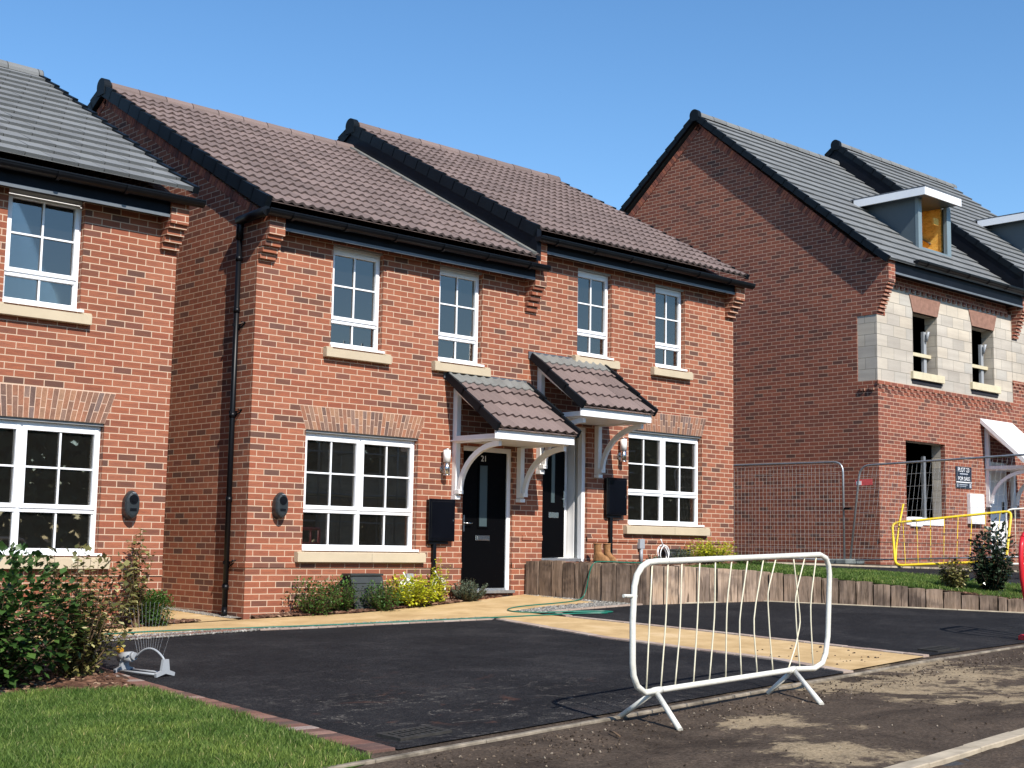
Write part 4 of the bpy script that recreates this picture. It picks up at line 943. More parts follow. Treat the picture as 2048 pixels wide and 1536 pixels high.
h3b, r3b, e3b, rr3b = raw_house('unfinished higher house at the right edge of the frame', 28.15, 33.6, .49, False, (28.1, 33.7))
cl = MB(); cl.prism([(e3b[0] - .02, e3b[1]), (rr3b[0], rr3b[1] - .03), (rr3b[0], rr3a[1] - .05), (e3b[0] - .02, e3a[1] - .05)], 'x', 28.07, 28.15); cl.build('side_cladding', m_navy, h3b)
cl = MB(); cl.prism([(2 * 18.75 - e3b[0], e3b[1]), (rr3b[0], rr3b[1] - .03), (rr3b[0], rr3a[1] - .05), (2 * 18.75 - e3b[0], e3a[1] - .05)], 'x', 28.071, 28.15); cl.build('side_cladding', m_navy, h3b)

# ------------------------------------------------------------------ things on the walls
def ev_charger(x, z, label):
    t = thing('car_charger', (x, YF, z), label, 'charger', 'car chargers on the front walls')
    b = MB(); n = 20
    def ring(y, sx, sz, cz=0): return [(x + sx * math.cos(2 * math.pi * k / n) * (1 + .10 * abs(math.sin(4 * math.pi * k / n))), y, z + cz + sz * math.sin(2 * math.pi * k / n) * (1 - .06 * abs(math.cos(2 * math.pi * k / n)))) for k in range(n)]
    rs = [ring(YF - .002, .075, .15, -.02), ring(YF - .05, .085, .16), ring(YF - .10, .088, .158), ring(YF - .125, .075, .145), ring(YF - .133, .05, .12)]
    for a, c in zip(rs[:-1], rs[1:]):
        for k in range(n): b.face([a[k], a[(k + 1) % n], c[(k + 1) % n], c[k]], smooth=True)
    b.face(rs[-1]); b.build('body', m_dkplastic, t)
    s = MB(); s.tube([(x, YF - .12, z + .06), (x, YF - .140, z + .06)], .052, 20); s.tube([(x, YF - .138, z + .06), (x, YF - .146, z + .06)], .030, 20); s.build('socket', m_black, t)
    s = MB(); s.obox((x, YF - .131, z - .055), (.04, 0, 0), (0, .004, 0), (0, 0, .017)); s.build('badge', m_black, t)
    s = MB(); s.obox((x, YF - .137, z + .132), (.02, 0, 0), (0, .003, 0), (0, 0, .004)); s.build('status_light', m_gray, t)
    return t
ev_charger(9.30, .425, 'dark grey car charger on the wall between corner downpipe and window of number 21')
ev_charger(7.33, .37, 'dark grey car charger on the leftmost house, above the shrubs')

def lamp(x, z, label):
    t = thing('wall_lamp', (x, YF, z), label, 'wall lamp', 'wall lamps beside the front doors')
    b = MB(); b.tube([(x, YF, z - .1), (x, YF - .02, z - .1)], .055, 16); b.tube([(x, YF - .01, z - .1), (x, YF - .09, z - .1)], .018, 8); b.build('wall_plate', m_chrome, t)
    b = MB(); b.tube([(x, YF - .09, z - .18), (x, YF - .09, z - .01)], .044, 16); b.tube([(x, YF - .09, z - .19), (x, YF - .09, z - .178)], .048, 16); b.build('housing', m_chrome, t)
    b = MB(); b.tube([(x, YF - .09, z - .009), (x, YF - .09, z + .155)], .050, 16); b.tube([(x, YF - .09, z + .156), (x, YF - .09, z + .17)], .052, 16, 1); b.build('lamp_shade', [m_wpaint, m_chrome], t)
lamp(11.91, 1.10, 'steel wall lamp with white shade left of the door numbered 21')
lamp(15.42, 1.47, 'steel wall lamp half hidden behind the right bracket of the higher porch')

def meter(x0, x1, z0, z1, zb, label):
    t = thing('meter_box', ((x0 + x1) / 2, YF, z0), label, 'meter box', 'black meter boxes beside the front doors')
    b = MB(); b.box(x0, x1, YF - .07, YF - .002, z0, z1); b.box(x0 - .012, x1 + .012, YF - .085, YF - .07, z0 - .012, z1 + .012); b.build('cabinet', m_blackgl, t, .006)
    b = MB(); b.box(x0 + .02, x1 - .02, YF - .092, YF - .0852, z0 + .02, z1 - .02); b.build('door', m_blackgl, t, .004)
    b = MB(); b.tube([(x1 - .03, YF - .09, (z0 + z1) / 2), (x1 - .03, YF - .1, (z0 + z1) / 2)], .009, 8); b.build('lock', m_chrome, t)
    b = MB(); b.box(x0 + .02, x1 - .08, YF - .055, YF - .004, z0 - .05, z0 - .013); b.build('base', m_black, t)
    b = MB(); xc = x0 + .125; b.box(xc - .027, xc + .027, YF - .06, YF - .004, zb, z0 - .05); b.build('conduit', m_black, t, .006)
m_blackgl = simple('gloss_black', (.003, .0035, .006), .16, .2, 3, spec=.3)
meter(11.64, 12.07, .04, .58, -.82, 'black meter box left of the door numbered 21')
meter(15.08, 15.50, .48, 1.02, -.26, 'black meter box between the higher porch and the right ground floor window')

def gas_box(x0, x1, y0, z0, h, label):
    t = thing('gas_meter_box', ((x0 + x1) / 2, y0, z0), label, 'meter box', 'ground meter boxes under the windows')
    b = MB(); b.prism([(y0 + .32, z0), (y0 + .32, z0 + h), (y0 + .13, z0 + h - .01), (y0 + .0, z0)], 'x', x0 + .02, x1 - .02); b.build('body', m_dkbox, t)
    b = MB(); n = Vector((-(h - .01), .13)).normalized()
    for k in range(5):
        f0, f1 = k / 5, (k + 1) / 5 - .015; P = lambda f, o: (y0 + .13 * f + n.x * o, z0 + (h - .01) * f + n.y * -o + .0)
        b.prism([P(f0, .0), P(f1, .0), P(f1, .014), P(f0, .02)], 'x', x0, x1)
    b.box(x0 - .005, x1 + .005, y0 + .10, y0 + .33, z0 + h - .012, z0 + h + .015); b.build('lid', m_dkbox, t, .003)
    b = MB(); b.tube([(x0 + .03, y0 + .25, z0 + h - .04), (x0 - .04, y0 + .22, z0 + h - .07), (x0 - .16, y0 + .2, z0 + h - .17), (x0 - .22, y0 + .19, z0 + h - .14)], .022, 8); b.build('pipe', m_black, t)
m_dkbox = simple('charcoal_plastic', (.030, .034, .032), .55, .2, 8)
gas_box(10.30, 10.80, 13.93, -.87, .46, 'charcoal meter box standing in the flower bed under the window of number 21')
gas_box(16.35, 16.9, 13.93, -.24, .20, 'low charcoal meter box half hidden by plants under the right ground floor window')

def conduit(x, z0, z1, label):
    t = thing('cable_duct', (x, YF, z0), label, 'cable duct', 'grey cable ducts low on the walls')
    b = MB(); b.box(x - .055, x + .055, YF - .06, YF - .002, z1 - .15, z1); b.build('cover', m_gray, t, .004)
    b = MB(); b.tube([(x, YF - .035, z1 - .15), (x, YF - .035, z0)], .026, 10); b.build('pipe', m_gray, t)
conduit(11.355, -.86, -.40, 'small grey cable duct above the golden shrub of number 21')
conduit(15.90, -.25, .12, 'small grey cable duct beside the white cable coil')
def coil(x, y, z, r, label, tilt=.3):
    mb = MB(); pts = []
    for k in range(90):
        a = k / 90 * math.pi * 2 * 3.4; rr_ = r * (1 + .10 * math.sin(k * .37)); pts.append((x + rr_ * math.cos(a) * .9, y + .03 * math.sin(a * .3) + rr_ * math.sin(a) * tilt * .3, z + rr_ * (1 + math.sin(a))))
    mb.tube(pts, .008, 6); mb.tube([(x, y, z + 2 * r), (x - .08, y - .02, z + 2 * r + .10)], .008, 6)
    o = mb.build('cable_coil', m_wpaint, None); solo(o, label, 'cable', 'white cable coils in the flower beds')
coil(11.15, 13.98, -.70, .11, 'loose white cable coil behind the left half of the golden shrub at number 21')
coil(11.68, 13.98, -.68, .11, 'loose white cable coil behind the right half of the golden shrub at number 21')
coil(16.13, 13.95, -.22, .12, 'white cable coil on the raised bed beside the grey duct')

# plot sign and white cabinet on the unfinished house
t = thing('plot_sign', (25.92, Y3, 1.53), 'navy sign reading PLOT 23 FOR SALE on the unfinished house', 'sign')
m_signb = simple('navy_sign', (.016, .026, .045), .4, .1, 3); m_signg = simple('grey_print', (.42, .46, .52), .4, .05, 3)
b = MB(); b.box(25.61, 26.235, Y3 - .02, Y3 - .003, 1.30, 1.745); b.build('board', m_signb, t, .002)
b = MB(); b.box(25.61, 26.235, Y3 - .024, Y3 - .0205, 1.415, 1.435); b.build('white_band', m_white, t)
text('PLOT 23', .125, (25.91, Y3 - .022, 1.675), t, m_white); text('FOR SALE', .108, (25.92, Y3 - .022, 1.495), t, m_white)
b = MB(); b.box(25.76, 26.08, Y3 - .022, Y3 - .0202, 1.585, 1.607); b.box(25.65, 25.685, Y3 - .022, Y3 - .0202, 1.325, 1.395); b.box(26.14, 26.21, Y3 - .022, Y3 - .0202, 1.32, 1.40); b.box(25.73, 26.06, Y3 - .022, Y3 - .0202, 1.368, 1.382); b.box(25.73, 26.0, Y3 - .022, Y3 - .0202, 1.338, 1.348); b.build('small_print', m_signg, t)
t = thing('white_meter_cabinet', (26.33, Y3, .6), 'white wall cabinet below the navy plot sign', 'meter box')
b = MB(); b.box(26.05, 26.62, Y3 - .09, Y3 - .002, .58, 1.2); b.build('cabinet', m_wpaint, t, .008)
b = MB(); b.box(26.08, 26.59, Y3 - .098, Y3 - .0905, .61, 1.17); b.build('door', m_white, t, .004)

# ------------------------------------------------------------------ sleeper retaining wall
t = thing('sleeper_retaining_wall', (13.6, 13.2, -.7), 'curved retaining wall of upright weathered timber sleepers around the upper garden', 'retaining wall')
path = [(13.52, 14.2, -.245), (13.62, 13.35, -.25), (13.86, 12.32, -.26), (14.8, 12.12, -.295), (15.82, 11.82, -.335), (16.45, 10.85, -.44), (17.05, 9.95, -.54), (17.72, 8.94, -.66), (18.6, 8.35, -.72), (19.6, 7.95, -.78)]
PV = [Vector(p) for p in path]; acc = [0]
for a, b in zip(PV[:-1], PV[1:]): acc.append(acc[-1] + (b.xy - a.xy).length)
def along(s):
    for i in range(len(acc) - 1):
        if s <= acc[i + 1]: f = (s - acc[i]) / (acc[i + 1] - acc[i]); return PV[i].lerp(PV[i + 1], f), (PV[i + 1] - PV[i]).xy.normalized()
    return PV[-1], (PV[-1] - PV[-2]).xy.normalized()
s = .0
while s < acc[-1] - .1:
    w = random.choice((.12, .2, .23, .23, .24)) if s > 2.2 else random.uniform(.19, .25); p, d = along(s + w / 2); n = Vector((d.y, -d.x)) * -1
    light = acc[2] - .02 < s < acc[4] - .05  # paler wood on this stretch, its sunlit facing put into the colour too
    h = p.z + .035 + random.uniform(-.016, .012); zb = G(p.x, p.y) - .12; mb = MB(); th = .06 + random.uniform(-.016, .016); hw = w / 2 - .008
    bm = bmesh.new(); ns = 7
    cols = []
    for i in range(5):
        u = -1 + 2 * i / 4; cols.append(u)
    rr_ = random.random(); o2 = random.uniform(0, 50)
    def fp(u, v, front):
        z = zb + (h - zb) * v; wob = .006 * mnoise.noise(Vector((u * 2 + o2, v * 3, 0)))
        edge = .034 if abs(u) == 1 else .006 * abs(u)
        off = (-th + edge + wob * 1.4) if front else th
        c = p.xy + Vector(d) * (u * (hw + (wob if abs(u) == 1 else 0))) - n * off * -1 * -1
        return (c.x, c.y, z - (.008 * abs(u) if v == 1 else 0) + (.004 * mnoise.noise(Vector((u * 3, o2, 1))) if v == 1 else 0))
    for i in range(4):
        for k in range(ns):
            u0, u1, v0, v1 = cols[i], cols[i + 1], k / ns, (k + 1) / ns
            uvq = [(s + (u0 + 1) * hw, zb + (h - zb) * v0), (s + (u1 + 1) * hw, zb + (h - zb) * v0), (s + (u1 + 1) * hw, zb + (h - zb) * v1), (s + (u0 + 1) * hw, zb + (h - zb) * v1)]
            mb.face([fp(u0, v0, 1), fp(u1, v0, 1), fp(u1, v1, 1), fp(u0, v1, 1)], uvq, 0, rr_, True)
            mb.face([fp(u1, v0, 0), fp(u0, v0, 0), fp(u0, v1, 0), fp(u1, v1, 0)], uvq, 0, rr_)
        mb.face([fp(cols[i], 1, 1), fp(cols[i + 1], 1, 1), fp(cols[i + 1], 1, 0), fp(cols[i], 1, 0)], None, 0, rr_)
    for u in (-1, 1): mb.face([fp(u, 0, 1), fp(u, 1, 1), fp(u, 1, 0), fp(u, 0, 0)], None, 0, rr_)
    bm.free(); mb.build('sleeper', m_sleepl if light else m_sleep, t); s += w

# ------------------------------------------------------------------ barriers
F1 = Vector((7.1537, 6.294, 0)); BD = Vector((.99523, .09758, 0))
def bp(q): return F1 + BD * q[0] + Vector((0, 0, q[1]))
fr = [(-0.207, -0.773), (-0.197, -0.855), (-0.155, -0.929), (-0.069, -0.978), (0.089, -0.972), (1.821, -0.936), (1.925, -0.931), (2.225, -0.943), (2.359, -0.907), (2.416, -0.833), (2.453, -0.693), (2.49, -0.197), (2.475, -0.125), (2.43, -0.065), (2.33, -0.038), (0.05, -0.099), (-0.04, -0.106), (-0.11, -0.135), (-0.165, -0.19), (-0.193, -0.266), (-0.21, -0.502)]
t = thing('crowd_barrier', (8.3, 6.4, -1.16), 'white steel crowd barrier with bent bars on the muddy verge', 'barrier')
b = MB(); b.tube([bp(q) for q in fr], .0215, 12, closed=True); b.tube([bp((.03, -.975)), bp((.12, -.972))], .026, 12); b.tube([bp((1.83, -.936)), bp((1.92, -.931))], .026, 12); b.build('frame', m_barw, t)
bars = [[(0.01, -0.12), (-0.05, -0.959)], [(0.197, -0.115), (0.175, -0.505), (0.118, -0.956)], [(0.367, -0.105), (0.349, -0.557), (0.289, -0.953)], [(0.593, -0.09), (0.562, -0.535), (0.515, -0.95)], [(0.795, -0.09), (0.786, -0.493), (0.717, -0.945)], [(1.017, -0.08), (0.946, -0.418), (0.932, -0.94)], [(1.239, -0.075), (1.113, -0.532), (1.143, -0.936)], [(1.464, -0.07), (1.31, -0.528), (1.365, -0.93)], [(1.649, -0.065), (1.516, -0.337), (1.549, -0.659), (1.592, -0.925)], [(1.91, -0.06), (1.969, -0.333), (2.015, -0.57), (1.938, -0.753), (1.821, -0.925)], [(2.094, -0.055), (1.933, -0.376), (1.951, -0.61), (1.999, -0.925)], [(2.274, -0.05), (2.168, -0.445), (2.208, -0.93)]]
m_cream = simple('cream_wire', (.74, .68, .50), .45, .1, 12)
for i, q in enumerate(bars):
    b = MB(); side = Vector((-.09758, .99523, 0)); pts = [bp(x) for x in q]; sm = []
    for k in range(len(pts) - 1):
        for f in (0, .25, .5, .75): sm.append(pts[k].lerp(pts[k + 1], f))
    sm.append(pts[-1])
    sm = [sm[0]] + [(sm[k - 1] + sm[k] * 2 + sm[k + 1]) / 4 for k in range(1, len(sm) - 1)] + [sm[-1]]
    b.tube(sm, .0055, 8); b.build('bar', m_cream, t)
b = MB(); b.tube([bp((-.314, -.327)), bp((-.17, -.332))], .012, 8); b.tube([bp((-.30, -.335)), bp((-.30, -.318))], .014, 8); b.build('coupling_hook', m_barw, t)
for ap, f1, f2 in (((.057, -.975), (7.048, 5.943, -1.185), (7.158, 6.59, -1.178)), ((1.90, -.935), (8.735, 6.007, -1.135), (8.923, 6.64, -1.125))):
    for f in (f1, f2): b = MB(); b.tube([bp(ap), Vector((f[0], f[1], f[2]))], .019, 12); b.build('leg', m_barw, t)

def barrier(name, c4, mat, barmat, nb, label, rad=.017, legs=True):
    """tubular barrier from its four corner points TL TR BR BL, rounded corners"""
    TL, TR, BR, BL = [Vector(c) for c in c4]; t = thing(name, tuple((BL + BR) / 2), label, 'barrier')
    pts = []
    cs = [TL, TR, BR, BL]
    for i in range(4):
        p, a, n_ = cs[i], cs[i - 1], cs[(i + 1) % 4]; ra = (a - p).normalized() * .12; rn = (n_ - p).normalized() * .12
        for k in range(5): f = k / 4; pts.append((p + ra) * (1 - f) ** 2 + p * 2 * f * (1 - f) + (p + rn) * f * f)
    b = MB(); b.tube(pts, rad, 10, closed=True); b.build('frame', mat, t)
    for i in range(nb):
        f = (i + .8) / (nb + .6); b = MB(); b.tube([TL.lerp(TR, f), BL.lerp(BR, f)], .006, 6); b.build('bar', barmat, t)
    return t, cs
def atdist(px, py, dist):
    r = Vector((px - 1024, py - 768, 2740)); w = Vector([sum(Rm[i][k] * r[k] for k in range(3)) for i in range(3)]); return w * (dist / 2740)
ty, _ = barrier('crowd_barrier', [(21.642, 13.366, 0.497), (22.707, 11.658, 0.73), (22.146, 11.492, -0.134), (21.222, 13.051, -0.247)], m_yellow, m_yellow, 8, 'yellow steel barrier leaning behind the mesh fence', .023)
b = MB(); b.tube([(21.94, 13.31, 0.844), (21.828, 13.329, 0.51), (21.559, 13.231, 0.109), (21.31, 13.104, -0.231)], .017, 8); b.build('leg', m_yellow, ty)
tw_, _ = barrier('crowd_barrier', [(23.45, 12.15, .78), (25.0, 10.6, .95), (25.0, 10.6, -.1), (23.45, 12.15, -.2)], m_barw, m_cream, 10, 'white steel barrier standing beyond the yellow one at the right edge')
# red plastic barrier entering at the right edge
t = thing('plastic_barrier', (14.6, 7.3, -.97), 'red plastic barrier cut off by the right edge', 'barrier')
rb = Vector((14.31, 7.245, 0)); rd_ = Vector((.995, .10, 0)); P = lambda u, z: rb + rd_ * u + Vector((0, 0, z))
b = MB(); outline = [(0.05, .17), (0.0, .08), (-.02, -.05), (.0, -.25), (.06, -.42), (.13, -.58), (.15, -.75), (.14, -.86)]
b.tube([P(*q) for q in outline], .028, 10); b.tube([P(.05, .17), P(.12, .22), P(.62, .23)], .028, 10); b.tube([P(.14, -.86), P(.62, -.85)], .028, 10); b.tube([P(.62, .23), P(.62, -.85)], .028, 10)
for u in (.25, .45): b.tube([P(u, .22), P(u, -.85)], .02, 8)
b.tube([P(.06, -.05), P(.62, -.04)], .022, 8); b.build('panel', m_red, t)
b = MB(); b.obox(P(.24, -.93), (.14 * -.1, .14, 0), (.05, 0.005, 0), (0, 0, .045)); b.build('foot', m_red, t, .02)

# mesh fence panels
def fence(P0, P1, h, lean, label, right_lean=(0, 0, 0), tagp=None):
    P0, P1 = Vector(P0), Vector(P1); d = (P1 - P0); L = d.length; u = d / L; up = Vector((0, 0, 1)); T0 = P0 + up * h + Vector(lean); T1 = P1 + up * h + Vector(right_lean)
    t = thing('mesh_fence', tuple(P0), label, 'fence', 'temporary mesh fence panels')
    b = MB(); r = .12; pts = [P0]
    a = (T0 - P0).normalized(); c = (T1 - P1).normalized(); tt = (T1 - T0).normalized()
    for k in range(6): f = k / 5; pts.append((T0 - a * .2) * (1 - f) ** 2 + T0 * 2 * f * (1 - f) + (T0 + tt * .2) * f * f)
    for k in range(6): f = k / 5; pts.append((T1 - tt * .2) * (1 - f) ** 2 + T1 * 2 * f * (1 - f) + (T1 - c * .2) * f * f)
    pts.append(P1); b.tube(pts, .0185, 10); b.tube([P0 + up * .06, P1 + up * .06], .014, 8); b.build('frame', m_galv, t)
    m = MB(); n = int(L / .085)
    def Q(f, g): lo = P0.lerp(P1, f) + up * .06; hi = T0.lerp(T1, f); return lo.lerp(hi, g)
    for i in range(1, n): m.tube([Q(i / n, 0), Q(i / n, 1)], .0021, 4, cap=False)
    for g in (.12, .25, .38, .5, .62, .75, .88): m.tube([Q(0, g), Q(1, g)], .0021, 4, cap=False)
    m.build('mesh', m_wire, t)
    f = MB(); 
    for p in (P0, P1): f.obox(p + up * .03, u * .12, Vector((-u.y, u.x, 0)) * .32, (0, 0, .05))
    f.build('foot', m_rubber, t, .02)
    if tagp: s = MB(); s.box(0, 0, 0, 0, 0, 0) if False else None; q = Q(*tagp); s.obox(q, u * .17, Vector((-u.y, u.x, 0)) * .004, (0, 0, .055)); s.build('label_plate', m_redtag, t); s = MB(); s.obox(q - u * .10 + Vector((-.006, -.004, -.01)), u * .05, Vector((-u.y, u.x, 0)) * .003, (0, 0, .035)); s.build('label_mark', m_wpaint, t)
    return t
m_wire = simple('fence_wire', (.55, .54, .52), .45, .1, 5, metal=.4); m_rubber = simple('grey_foot_block', (.16, .18, .17), .9, .3, 9); m_redtag = simple('red_label', (.65, .10, .10), .5, .2, 30)
fence((21.46, 14.24, -.235), (21.43, 17.4, -.22), 1.84, (-.02, 0, 0), 'mesh fence panel running back along the unfinished gable', (0, 0, 0))
fence((21.45, 14.12, -.235), (21.62, 10.5, -.10), 1.76, (.0, -.24, 0), 'leaning mesh fence panel with a red label in front of the unfinished house', (0, -.24, -.02), (.03, .82))
b = MB(); b.obox((21.44, 14.15, .75), (.03, 0, 0), (0, .06, 0), (0, 0, .02)); solo(b.build('fence_clamp', m_black), 'dark clamp joining the two mesh fence panels', 'clamp')

# ------------------------------------------------------------------ hose, drains, sprinkler, boots, stick
def G1(x, y, h=.022): return (x, y, G(x, y) + h)
def smooth(pts, it=3):
    pts = [Vector(p) for p in pts]
    for _ in range(it):
        out = [pts[0]]
        for a, b in zip(pts[:-1], pts[1:]): out += [a.lerp(b, .25), a.lerp(b, .75)]
        out.append(pts[-1]); pts = out
    return pts
hp = [(4.9, 11.2), (5.4, 12.6), (6.2, 13.35), (7.06, 13.495), (8.403, 13.107), (9.941, 12.574), (10.927, 12.299), (11.85, 12.056), (12.314, 11.914), (12.56, 11.74), (12.60, 11.85), (12.239, 12.187), (11.914, 12.34), (11.72, 12.55), (11.824, 12.84), (12.245, 13.03), (13.016, 13.0), (13.48, 13.1)]
pts = [G1(*q) for q in hp] + [(13.56, 13.1, -.60), (13.58, 13.08, -.42), (13.62, 13.05, -.23), (13.75, 13.03, -.205), (14.4, 12.95, -.225), (15.2, 13.1, -.23), (15.9, 13.6, -.22)]
b = MB(); b.tube(smooth(pts, 2), .0085, 7); solo(b.build('garden_hose', m_hose), 'green garden hose trailing over the paths and up the sleeper wall', 'hose')
b = MB(); b.tube(smooth([G1(11.9, 12.07), G1(12.1, 12.02), G1(12.7, 11.78), G1(12.75, 11.9), G1(12.3, 12.12, .03), G1(12.0, 12.25)], 2), .0085, 7); o = b.build('hose_loop', m_hose)
solo(o, 'spare loop of green hose lying flat on the upper driveway edge', 'hose')

def drain(cx, cy, w, d, ang, label, nb=9):
    t = thing('drain_grate', (cx, cy, G(cx, cy)), label, 'drain', 'drain grates in the driveways'); u = Vector((math.cos(ang), math.sin(ang), .03)); v = Vector((-math.sin(ang), math.cos(ang), .04)); z = G(cx, cy) + .016; c = Vector((cx, cy, z))
    b = MB(); 
    for s_ in (-1, 1): b.obox(c + v * s_ * d / 2, u * (w / 2 + .015), v * .012, (0, 0, .012)); b.obox(c + u * s_ * w / 2, u * .012, v * d / 2, (0, 0, .0118))
    b.build('frame', m_iron, t)
    b = MB()
    for i in range(nb): b.obox(c + u * w * ((i + .5) / nb - .5), u * (w / nb * .20), v * d / 2, (0, 0, .010))
    b.obox(c, u * w / 2, v * .008, (0, 0, .009)); b.build('bars', m_iron, t)
    b = MB(); b.obox(c - Vector((0, 0, .006)), u * w / 2, v * d / 2, (0, 0, .002)); b.build('sump', m_dark, t)
m_iron = simple('cast_iron', (.035, .033, .030), .8, .3, 20, spec=.2)
drain(5.62, 6.93, .42, .20, .08, 'black slotted drain grate in the near driveway'); drain(12.82, 7.40, .42, .20, .02, 'slotted drain grate in the upper driveway near the red barrier')

# oscillating sprinkler
t = thing('lawn_sprinkler', (5.6, 10.45, G(5.6, 10.45)), 'grey oscillating sprinkler spraying thin water jets beside the shrubs', 'sprinkler')
A_, B_ = Vector((5.56, 10.72, G(5.56, 10.72) + .03)), Vector((5.69, 10.27, G(5.69, 10.27) + .03)); ax = (B_ - A_).normalized(); pr = Vector((-ax.y, ax.x, 0)); up = Vector((0, 0, 1))
b = MB(); b.tube([A_ + pr * .07, B_ + pr * .07], .010, 8); b.tube([A_ - pr * .07, B_ - pr * .07], .010, 8); b.build('frame', m_gray, t)
for q in (B_, A_):
    b = MB(); pl = [(-.10, -.02), (-.105, .01), (-.045, .03), (-.03, .12), (.03, .12), (.045, .03), (.105, .01), (.10, -.02), (.0, .005)]
    f1 = [q + pr * a + up * c - ax * .012 for a, c in pl]; f2 = [q + pr * a + up * c + ax * .012 for a, c in pl]
    b.face(f1[::-1]); b.face(f2)
    for i in range(len(pl)): j = (i + 1) % len(pl); b.face([f1[i], f1[j], f2[j], f2[i]])
    b.build('end_foot', m_gray, t)
b = MB(); b.tube([A_ + up * .10 - ax * .05, A_ + up * .115 + ax * .09], .042, 14); b.tube([A_ + up * .12 + ax * .09, A_ + up * .12 + ax * .12], .032, 14); b.build('motor', m_gray, t)
b = MB(); b.tube([A_ + up * .15 - ax * .04, A_ + up * .17 - ax * .09], .026, 12); b.build('control_knob', m_orange, t)
arc = [A_.lerp(B_, .28 + .70 * k / 14) + up * (.11 + .085 * math.sin(math.pi * k / 14) ** .8) for k in range(15)]
b = MB(); b.tube(arc, .009, 10); b.build('spray_arm', m_gray, t)
w = MB()
for k in range(12):
    f = k / 11; p0 = arc[1 + int(f * 12)]; out = ax * ((f - .5) * .30) + up * .40
    p1 = p0 + out * .45; p2 = p0 + out * .95 + pr * .01
    w.tube([p0, p1, p2], [.0012, .0010, .0008], 4, cap=False)
m_water = NT('water_jet'); m_water.set((.75, .78, .82), .05); m_water.b.inputs['Alpha'].default_value = .25
w.build('water_jets', m_water.mat, t)

# boots
def boots(x, y, z, label):
    t = thing('work_boots', (x, y, z), label, 'boots')
    for dx, an in ((-.10, .25), (.09, -.1)):
        b = MB(); c, s_ = math.cos(an), math.sin(an)
        def T(u, v, w_): return (x + dx + u * c - v * s_, y + u * s_ + v * c, z + w_)
        rings = [(0.012, .050, .135, -.045), (.03, .052, .138, -.045), (.075, .048, .125, -.03), (.11, .043, .085, .0), (.15, .042, .062, .02), (.21, .046, .062, .025), (.27, .050, .064, .025)]
        R_ = [[T(wd * math.cos(2 * math.pi * k / 14), off + ln * math.sin(2 * math.pi * k / 14), h) for k in range(14)] for h, wd, ln, off in rings]
        for a, e in zip(R_[:-1], R_[1:]):
            for k in range(14): b.face([a[k], a[(k + 1) % 14], e[(k + 1) % 14], e[k]], smooth=True)
        o = b.build('boot', m_boot, t)
        b = MB(); b.prism([(T(.055 * math.cos(2 * math.pi * k / 14), -.045 + .142 * math.sin(2 * math.pi * k / 14), 0)[0], T(.055 * math.cos(2 * math.pi * k / 14), -.045 + .142 * math.sin(2 * math.pi * k / 14), 0)[1]) for k in range(14)], 'z', z, z + .02); b.build('sole', m_dkplastic, o)
        b = MB(); b.tube([T(.048 * math.cos(2 * math.pi * k / 12), .025 + .064 * math.sin(2 * math.pi * k / 12), .27) for k in range(12)], .008, 6, closed=True); b.build('cuff', m_boot, o)
boots(14.80, 13.95, -.235, 'pair of tan work boots standing beside the open door')
b = MB(); b.tube([(6.62, 6.17, G(6.62, 6.17) + .02), (6.58, 6.1, G(6.58, 6.1) + .026), (6.53, 6.0, G(6.53, 6.0) + .018)], .006, 6); solo(b.build('twig', m_stem), 'short pale twig lying on the muddy verge', 'twig')

# ------------------------------------------------------------------ scattered stuff
def in_poly(x, y, poly):
    c = False; n = len(poly)
    for i in range(n):
        x1, y1 = poly[i]; x2, y2 = poly[i - 1]
        if (y1 > y) != (y2 > y) and x < (x2 - x1) * (y - y1) / (y2 - y1) + x1: c = not c
    return c
def scatter(name, poly, n, size, mat, fn, flat=.5, elong=1.0, zoff=0, label=None, cat=None, ybias=None):
    xs = [p[0] for p in poly]; ys = [p[1] for p in poly]; mb = MB(); k = 0; tries = 0
    while k < n and tries < n * 30:
        tries += 1; x, y = random.uniform(min(xs), max(xs)), random.uniform(min(ys), max(ys))
        if not in_poly(x, y, poly): continue
        k += 1; s = random.uniform(*size); a = random.uniform(0, math.pi); z = fn(x, y) + zoff; tilt = random.uniform(-.35, .35)
        ux = Vector((math.cos(a), math.sin(a), tilt)) * s * elong; uy = Vector((-math.sin(a), math.cos(a), random.uniform(-.3, .3))) * s * (1 / elong ** .5); uz = Vector((0, 0, s * flat))
        c = Vector((x, y, z + s * flat * .5)); r = random.random()
        top = c + uz * random.uniform(.7, 1.2) + ux * random.uniform(-.2, .2)
        q = [c + ux, c + uy, c - ux * random.uniform(.7, 1.1), c - uy * random.uniform(.7, 1.1)]
        for i in range(4): mb.face([q[i], q[(i + 1) % 4], top], m=0, r=r)
        for i in range(4): mb.face([q[(i + 1) % 4], q[i], q[i] - uz, q[(i + 1) % 4] - uz], m=0, r=r)
    o = mb.build(name, mat, None); tag(o, label, cat, None, 'stuff'); return o
scatter('gravel', [(6.4, 12.95), (8.3, 13.0), (9.6, 12.70), (11.1, 12.25), (11.13, 12.40), (9.8, 12.83), (8.6, 13.18), (7.2, 13.3), (6.4, 13.3)], 2600, (.008, .018), m_stone, G, .6, 1.1, .008, 'grey gravel strip between the near driveway and buff path', 'gravel')
scatter('gravel', [(11.85, 12.7), (12.02, 12.45), (13.8, 12.4), (13.8, 12.6), (13.58, 14.2), (13.4, 14.2), (13.45, 12.85), (12.6, 12.86)], 2200, (.008, .018), m_stone, G, .6, 1.1, .008, 'grey gravel patch at the foot of the sleeper wall', 'gravel')
scatter('gravel', [(8.70, 14.3), (8.88, 14.3), (8.88, 17.5), (8.72, 17.5)], 380, (.008, .015), m_stone, G, .6, 1.1, .014, 'grey gravel at the foot of the side wall of number 21', 'gravel')
